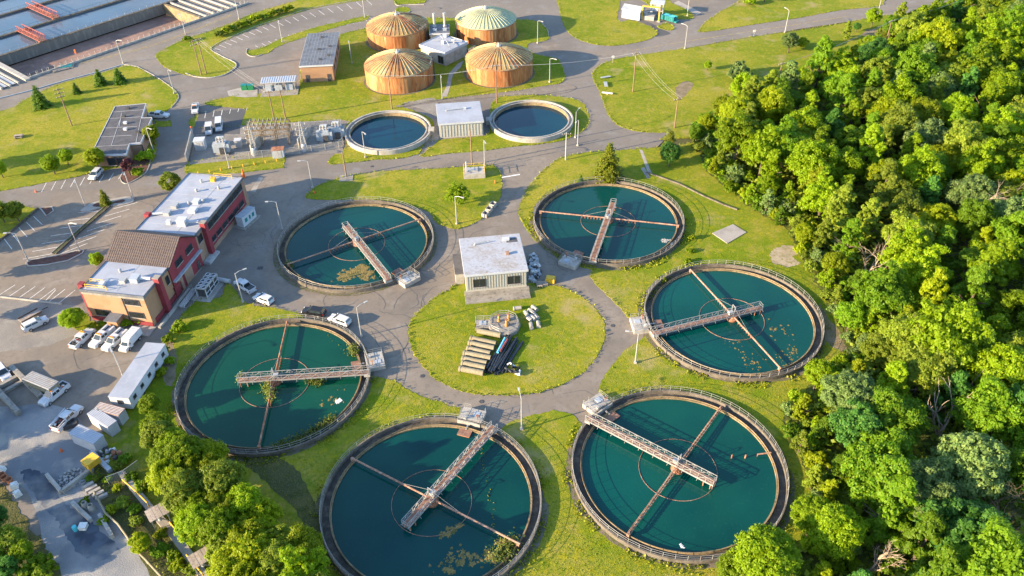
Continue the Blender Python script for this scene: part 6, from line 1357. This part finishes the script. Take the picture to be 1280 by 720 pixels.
# pale tall individuals first, then fill by dart throwing
placed = []
DEAD = [at(*p) for p in [(1172,545),(1085,712),(1215,672),(1250,660),(1240,690),(1083,345)]]
for tries in range(16000):
    x, y = g.uniform(20,215), g.uniform(48,345)
    if not inside(poly, np.array([x]), np.array([y]))[0]: continue
    if any((x-T[0])**2+(y-T[1])**2 < 20.2**2 for T in TANKS): continue
    u, v = proj(x, y, 6)
    if not (-20 < u < 1318 and -14 < v < 790): continue
    e = edge_dist(x, y); far = y/300
    spc = (3.3 if e < 5 else 4.8 if e < 12 else 5.9)*(.9+.3*far)
    if any((x-a)**2+(y-b)**2 < (spc*.5+s_*.5)**2 for a, b, s_ in placed): continue
    if any((-9 if q is DEAD[0] else -5.2) < x-q.x < 5.2 and -11 < y-q.y < 3.0 for q in DEAD): continue
    placed.append((x, y, spc))
    edge = e < 7
    if any(abs(x-q.x) < 4.2 and -8 < y-q.y < 2.0 for q in DEAD): continue
    zone = min(WOOD, key=lambda w: ((w[0]-u)**2+((w[1]-v)*1.4)**2))[2]
    # patches of one colour: kinds change slowly over the ground
    pn = math.sin(x*.11+1.3)+math.sin(y*.093+.4)+math.sin((x+y)*.05); q = g.random()+pn*.09
    if edge: col = 'bright' if q < .38 else 'yellow' if q < .62 else 'olive' if q < .82 else 'silver' if q < .92 else 'mid'
    else: col = 'bright' if q < .30 else 'mid' if q < .60 else 'yellow' if q < .70 else 'olive' if q < .87 else 'dark' if q < .955 else 'silver'
    form = g.choice(['upright','upright','shrub','round']) if edge else g.choice(['round','upright','spread','spread','upright'])
    s = g.uniform(.6,.9) if edge else g.uniform(.98,1.2)
    if not edge and form == 'upright': s *= 1.2
    if not edge and g.random() < .16: s *= 1.25
    if e < 3: s *= .8
    if form == 'shrub': s *= 1.7
    if v > 430 and form == 'round' and col in ('bright','yellow'): kind = 'fine_'+col
    elif v > 430 and form == 'spread' and col in ('olive','silver'): kind = 'fine_'+col
    else: kind = col+'_'+form
    size = 'small' if s < .7 else 'tall' if s > 1.0 else 'medium'
    tree(kind, (x,y), s, f'{size} {WORDS[col]} {FORM[form]} tree {zone}', group='trees of the woods on the right', sz=g.uniform(.9,1.12), rz=g.uniform(0,6.28))
print('forest trees', len(placed))
# shrubs and saplings along the margin of the woods
shr = []
for tries in range(14000):
    x, y = g.uniform(20,120), g.uniform(48,300)
    if not inside(poly, np.array([x]), np.array([y]))[0]: continue
    u, v = proj(x, y, 1); e = edge_dist(x, y)
    if e > 8 or v > 760 or u > 1300 or any((x-a)**2+(y-b)**2 < 2.3**2 for a, b in shr): continue
    if any((x-a)**2+(y-b)**2 < 1.6**2 for a, b, _ in placed): continue
    if any((x-T[0])**2+(y-T[1])**2 < 19.6**2 for T in TANKS): continue
    shr.append((x, y))
    if len(shr) > 170: break
    col = g.choice(['yellow','bright','olive','olive','bright','silver','mid'])
    tree(col+'_shrub', (x,y), g.uniform(.55,1.15), f"{WORDS[col]} shrub {min(WOOD, key=lambda w: ((w[0]-u)**2+((w[1]-v)*1.4)**2))[2]}", 'shrub', 'shrubs along the margin of the woods', sz=g.uniform(.9,1.4), rz=g.uniform(0,6.28))
# tree belt at the lower left
BELT_Z = [(190,500,'at the top of the tree belt by the trailer'),(215,560,'in the upper tree belt beside the reedy tank'),(260,610,'in the middle of the tree belt'),(330,660,'in the lower tree belt near the bottom tank'),(390,710,'at the bottom of the tree belt')]
bpoly = np.array(BW); bpl = []
for tries in range(3000):
    x, y = g.uniform(-75,-20), g.uniform(45,110)
    if not inside(bpoly, np.array([x]), np.array([y]))[0]: continue
    if any((x-a)**2+(y-b)**2 < 3.0**2 for a, b in bpl): continue
    u, v = proj(x, y, 5)
    if v > 800 or math.hypot(x+13.35, y-80.04) < 21 or math.hypot(x+44.16, y-107.35) < 20.5: continue
    bpl.append((x, y)); col = g.choice(['bright','yellow','yellow','olive','yellow','bright']); form = g.choice(['round','round','spread'])
    s = g.uniform(.58,.82)*(.68 if y > 94 else .85 if y > 84 else 1); kind = 'fine_'+col if (col, form) in (('bright','round'),('yellow','round'),('olive','spread')) else col+'_'+form
    tree(kind, (x,y), s, f"{'tall' if s > .7 else 'smaller'} {WORDS[col]} {FORM[form]} tree {min(BELT_Z, key=lambda w: (w[0]-u)**2+(w[1]-v)**2)[2]}", group='trees of the belt at the lower left', sz=g.uniform(.95,1.2), rz=g.uniform(0,6.28))
print('belt trees', len(bpl))
T_('fine_bright',(945,730),.95,'big bright green tree at the bottom edge below the clear tank'); T_('fine_bright',(915,735),.6,'smaller bright tree left of the big one at the bottom edge')
T_('fine_bright',(193,520),.40,'bright tree beside the lower end of the long trailer')
T_('fine_olive',(20,690),.48,'pale olive tree in the bottom left corner'); T_('fine_bright',(36,702),.36,'bright green tree in the bottom left corner'); T_('dark_round',(2,660),.42,'dark tree at the left edge of the bottom left corner'); T_('bright_shrub',(50,722),1.3,'bright bush at the bottom edge in the left corner',cat='shrub'); T_('dark_round',(16,722),.4,'dark tree behind the bottom left bush'); T_('mid_round',(0,705),.42,'mid green tree at the bottom left edge')
T_('fine_yellow',(180,690),.34,'yellow green bush between the two plank roofs',cat='bush')
for k,(u,v,s) in enumerate([(150,585,.9),(158,578,1.0),(135,600,.7),(143,640,1.0),(155,632,1.1),(168,640,.9),(175,612,1.0),(183,612,.9),(172,655,.9),(200,690,1.1),(215,700,1.0),(226,712,1.1),(122,600,.7),(112,600,.6),(130,652,.8),(205,672,1.0),(240,715,1.0),(165,600,.9),(106,628,.7),(150,612,.8)]):
    T_(('olive_shrub','mid_shrub','bright_shrub','yellow_shrub')[k % 4],(u,v),s*.62,['olive','mid green','bright','yellow green'][k % 4]+' weedy bush in the overgrown strip by the walkway',cat='bush',group='weedy bushes by the walkway')
for k,(u,v,s) in enumerate([(207,440,.6),(212,455,.55),(205,470,.7),(232,412,.5),(118,412,.6),(130,406,.5),(112,414,.5),(160,408,.6),(175,405,.5),(860,330,.5),(866,300,.5),(862,315,.45),(1048,380,.5),(1030,495,.6),(830,352,.4),(1052,330,.6)]):
    T_(('yellow_shrub','bright_shrub')[k % 2],(u,v),s,['yellow green','bright'][k % 2]+' low weed clump '+('along the rim of the reedy tank' if k < 4 else 'at the foot of the tan office front' if k < 9 else 'at the rims of the right tanks'),cat='weed',group='low weed clumps')
# undergrowth filling the floor of the woods
n = 42000; ux = RNG.uniform(15,215,n*4); uy = 48+RNG.random(n*4)**1.4*297; ok = inside(FW, ux, uy) | inside(BW, ux, uy)
ux2 = RNG.uniform(-75,-20,9000); uy2 = RNG.uniform(45,105,9000); ok2 = inside(BW, ux2, uy2)
ux = np.concatenate([ux[ok][:n], ux2[ok2]]); uy = np.concatenate([uy[ok][:n], uy2[ok2]])
hmp = (np.sin(ux*.8+np.sin(uy*.5)*2)+np.sin(uy*.9+1.7)+np.sin((ux-uy)*.45)).clip(-1,3)*.55+.9
uz = .1+hmp*RNG.random(len(ux))**.6*np.where(inside(np.array(FW), ux-5, uy), 2.3, 1.0)
nr = RNG.normal(size=(len(ux),3)); nr[:,2] = np.abs(nr[:,2])+.8
o = link('undergrowth', leaf_mesh('undergrowth','weed',np.stack([ux,uy,uz],1),nr,.75,5,1.3)); stuff(o)
# off-frame trees at the left whose shadows cross the car park
for k,(u,v,s) in enumerate([(-70,322,.9),(-40,352,.75),(-95,300,1.0),(-40,405,.6),(-62,216,.85),(-60,640,.8),(-90,560,.9),(-45,690,.8),(-52,604,.85),(-100,620,1.0)]):
    T_('mid_round',(u,v),s,'tree just outside the left edge whose shadow crosses '+['the car park','the lower car park','the upper car park','the gravel','the left lawn','the dirt road','the upper dirt road','the lower left corner','the bulk bags','the middle dirt road'][k])
# dead trees
def dead_tree(label, px, h, seed, m='bark_dead', twigs=3, spread=.55, lean=0):
    gg = random.Random(seed); mb = MB()
    def grow(p, d, L, r, lv):
        pts = [p]; rr = [r]
        for k in range(3): d = (d+Vector((gg.gauss(0,.16),gg.gauss(0,.16),gg.gauss(.04,.1)))).normalized(); p = p+d*L/3; pts.append(p); rr.append(r*(1-.22*(k+1)))
        mb.tube(pts, rr, 6 if lv < 2 else 4)
        if lv < twigs:
            for _ in range(gg.randint(2,4)): grow(pts[gg.choice((1,2,3,3))], (d+Vector((gg.gauss(0,spread),gg.gauss(0,spread),gg.gauss(.1,.3)))).normalized(), L*gg.uniform(.5,.75), r*.5, lv+1)
    p = at(*px); 
    for k in range(4 if m == 'bark_dead' else 3): grow(Vector((0,0,0)), Vector((gg.gauss(lean,.4),gg.gauss(0,.35),1)).normalized(), h*gg.uniform(.4,.55), .24 if m == 'bark_dead' else .12, 0)
    t = thing('dead_tree', label, 'dead tree', p, 0, 'bare dead trees'); mb.build('branches', m, t); return t
dead_tree('pale forked dead tree standing out of the woods at right',(1172,548),15,1,twigs=2); dead_tree('small pale dead tree near the bottom edge of the woods',(1085,712),7.5,2); dead_tree('pale leaning dead trunk near the right edge',(1240,300),15,3,lean=.5)
dead_tree('brown twiggy dead tree in the lower right woods, left one',(1215,672),11,4,'twig',4,.8); dead_tree('brown twiggy dead tree in the lower right woods, right one',(1250,660),12,5,'twig',4,.8); dead_tree('brown twiggy dead tree in the lower right woods, lowest one',(1240,690),10,8,'twig',4,.8); dead_tree('thin pale dead tree right of the sandy patch',(1083,345),8.5,6); dead_tree('dead snag near the leftmost wood pole',(985,175),9,7,'twig')
dead_tree('greyish bare tree in the upper right woods',(1232,132),10,9,'twig',4,.7)
# reeds in the tanks
def reed_bed(label, path, n, hgt, seed, sp=.35):
    gg = np.random.default_rng(seed); C = []; w = [at(*p) for p in path]
    c0 = sum(w, Vector())/len(w); t = []
    for _ in range(n):
        f = gg.random()*(len(w)-1); i = min(int(f), len(w)-2) if len(w) > 1 else 0
        p = w[i].lerp(w[i+1], f-i) if len(w) > 1 else w[0]
        C.append((p.x-c0.x+gg.normal()*sp, p.y-c0.y+gg.normal()*sp, gg.random()*hgt))
    C = np.array(C); N = gg.normal(size=(n,3)); N[:,2] *= .3
    o = link('reed_bed', leaf_mesh('reed_bed','reed',C,N,.26,seed,1.8),None,(c0.x,c0.y,-.1)); o['kind'] = 'thing'
    if 'channel' in label: o['kind'] = 'stuff'
    else: tag(o,label,'reeds')
reed_bed('reeds growing around the centre column of the reedy tank',[(334,482),(338,492),(340,503)],500,1.7,1,.5); reed_bed('reeds under the bridge of the reedy tank, right of its centre',[(386,478),(395,479),(402,482)],500,1.4,2,.45); reed_bed('reeds along the lower rim of the reedy tank',[(345,562),(365,556),(385,546),(405,535),(418,525)],1700,1.1,3,.6)
reed_bed('tall reeds beside the platform inside the reedy tank',[(441,438),(443,446)],420,1.9,4,.45); reed_bed('bright reeds at the lower right rim of the bottom tank',[(622,700),(632,690),(642,680)],900,1.2,5,.9); reed_bed('reed tuft at the left rim of the scum raft tank',[(361,330),(364,335)],220,1.1,6,.4); reed_bed('small weeds in the channel of the tank beside the sandy patch',[(812,375),(818,365),(826,355),(838,348)],260,.5,7,.3); reed_bed('weeds in the right channel of the scum raft tank',[(534,290),(536,300)],80,.7,8,.25); reed_bed('reeds on the left arm end of the reedy tank bridge',[(298,468),(300,480)],90,.9,9,.3)
# tell apart trees whose description still coincides, by their order from left to right
same = {}
for o in COL.objects:
    if o.parent is None and 'label' in o and o.get('group') and ('woods' in o['group'] or 'belt' in o['group'] or 'bushes' in o['group'] or 'low weed' in o['group']): same.setdefault(o['label'], []).append(o)
for lab, os_ in same.items():
    n = len(os_)
    if n < 2: continue
    os_.sort(key=lambda o: o.location.x/max(1, o.location.y))
    w = ['left one','right one'] if n == 2 else ['left one','middle one','right one'] if n == 3 else ['leftmost']+[('second','third','fourth','fifth','sixth','seventh','eighth','ninth','tenth','eleventh')[k]+' leftmost' for k in range(n-2)]+['rightmost'] if n < 13 else None
    if w:
        for o, t_ in zip(os_, w): o['label'] = lab+', '+t_
# grass blades over the near lawns
gx, gy = [], []
while sum(map(len, gx)) < 90000:
    n = 120000; d_ = 52+RNG.random(n)**1.7*190; x = RNG.uniform(-1,1,n)*(d_*.62+18); y = d_
    ok = np.zeros(n, bool)
    for P_ in LAWN_POLYS: ok |= inside(P_, x, y)
    for T in TANKS: ok &= (x-T[0])**2+(y-T[1])**2 > 18.6**2
    for cx, cy in ((-33.5,203.6),(6.2,208.8)): ok &= (x-cx)**2+(y-cy)**2 > 12.2**2
    ok &= ~inside(FW, x, y); gx.append(x[ok]); gy.append(y[ok])
gx = np.concatenate(gx)[:90000]; gy = np.concatenate(gy)[:90000]
pz = np.sin(gx*.31)+np.sin(gy*.37+1)+np.sin((gx+gy)*.17)
hh = (.05+.10*RNG.random(len(gx)))*(1+.35*pz.clip(-1,1.5))
cen = np.stack([gx, gy, .06+hh*.5], 1); nr = RNG.normal(size=(len(gx),3)); nr[:,2] = np.abs(nr[:,2])+.5
o = link('grass', leaf_mesh('grass','grass_blade',cen,nr,.04+hh*.42,77,1.3)); stuff(o)
fx, fy = [], []                     # longer grass left standing against the tank walls and along the lawn edges
for T in TANKS:
    a = RNG.uniform(0,2*PI,2600); rr_ = 17.7+RNG.random(2600)**2*1.6; k_ = np.sin(a*7+T[0])+np.sin(a*13+T[1]) > -.2
    fx.append((T[0]+rr_*np.cos(a))[k_]); fy.append((T[1]+rr_*np.sin(a))[k_])
for P_ in LAWN_POLYS:
    P_ = np.array(P_); Q_ = np.roll(P_,-1,0); t_ = RNG.random((len(P_),3))[:,:,None]; e_ = (P_[:,None]+(Q_-P_)[:,None]*t_+RNG.normal(size=(len(P_),3,2))*.16).reshape(-1,2); fx.append(e_[:,0]); fy.append(e_[:,1])
fx = np.concatenate(fx); fy = np.concatenate(fy); okf = np.zeros(len(fx), bool)
for P_ in LAWN_POLYS:
    c_ = np.array(P_).mean(0); okf |= inside(P_, c_[0]+(fx-c_[0])*.985, c_[1]+(fy-c_[1])*.985)
okf &= ~inside(FW, fx, fy) & (fy > 40) & (np.abs(fx) < 200)
fx, fy = fx[okf], fy[okf]; fh = RNG.random(len(fx))
nr = RNG.normal(size=(len(fx),3)); nr[:,2] *= .5
o = link('edge_grass', leaf_mesh('edge_grass','grass_blade',np.stack([fx,fy,.1+fh*.22],1),nr,.16+.2*fh,78,1.2)); stuff(o)
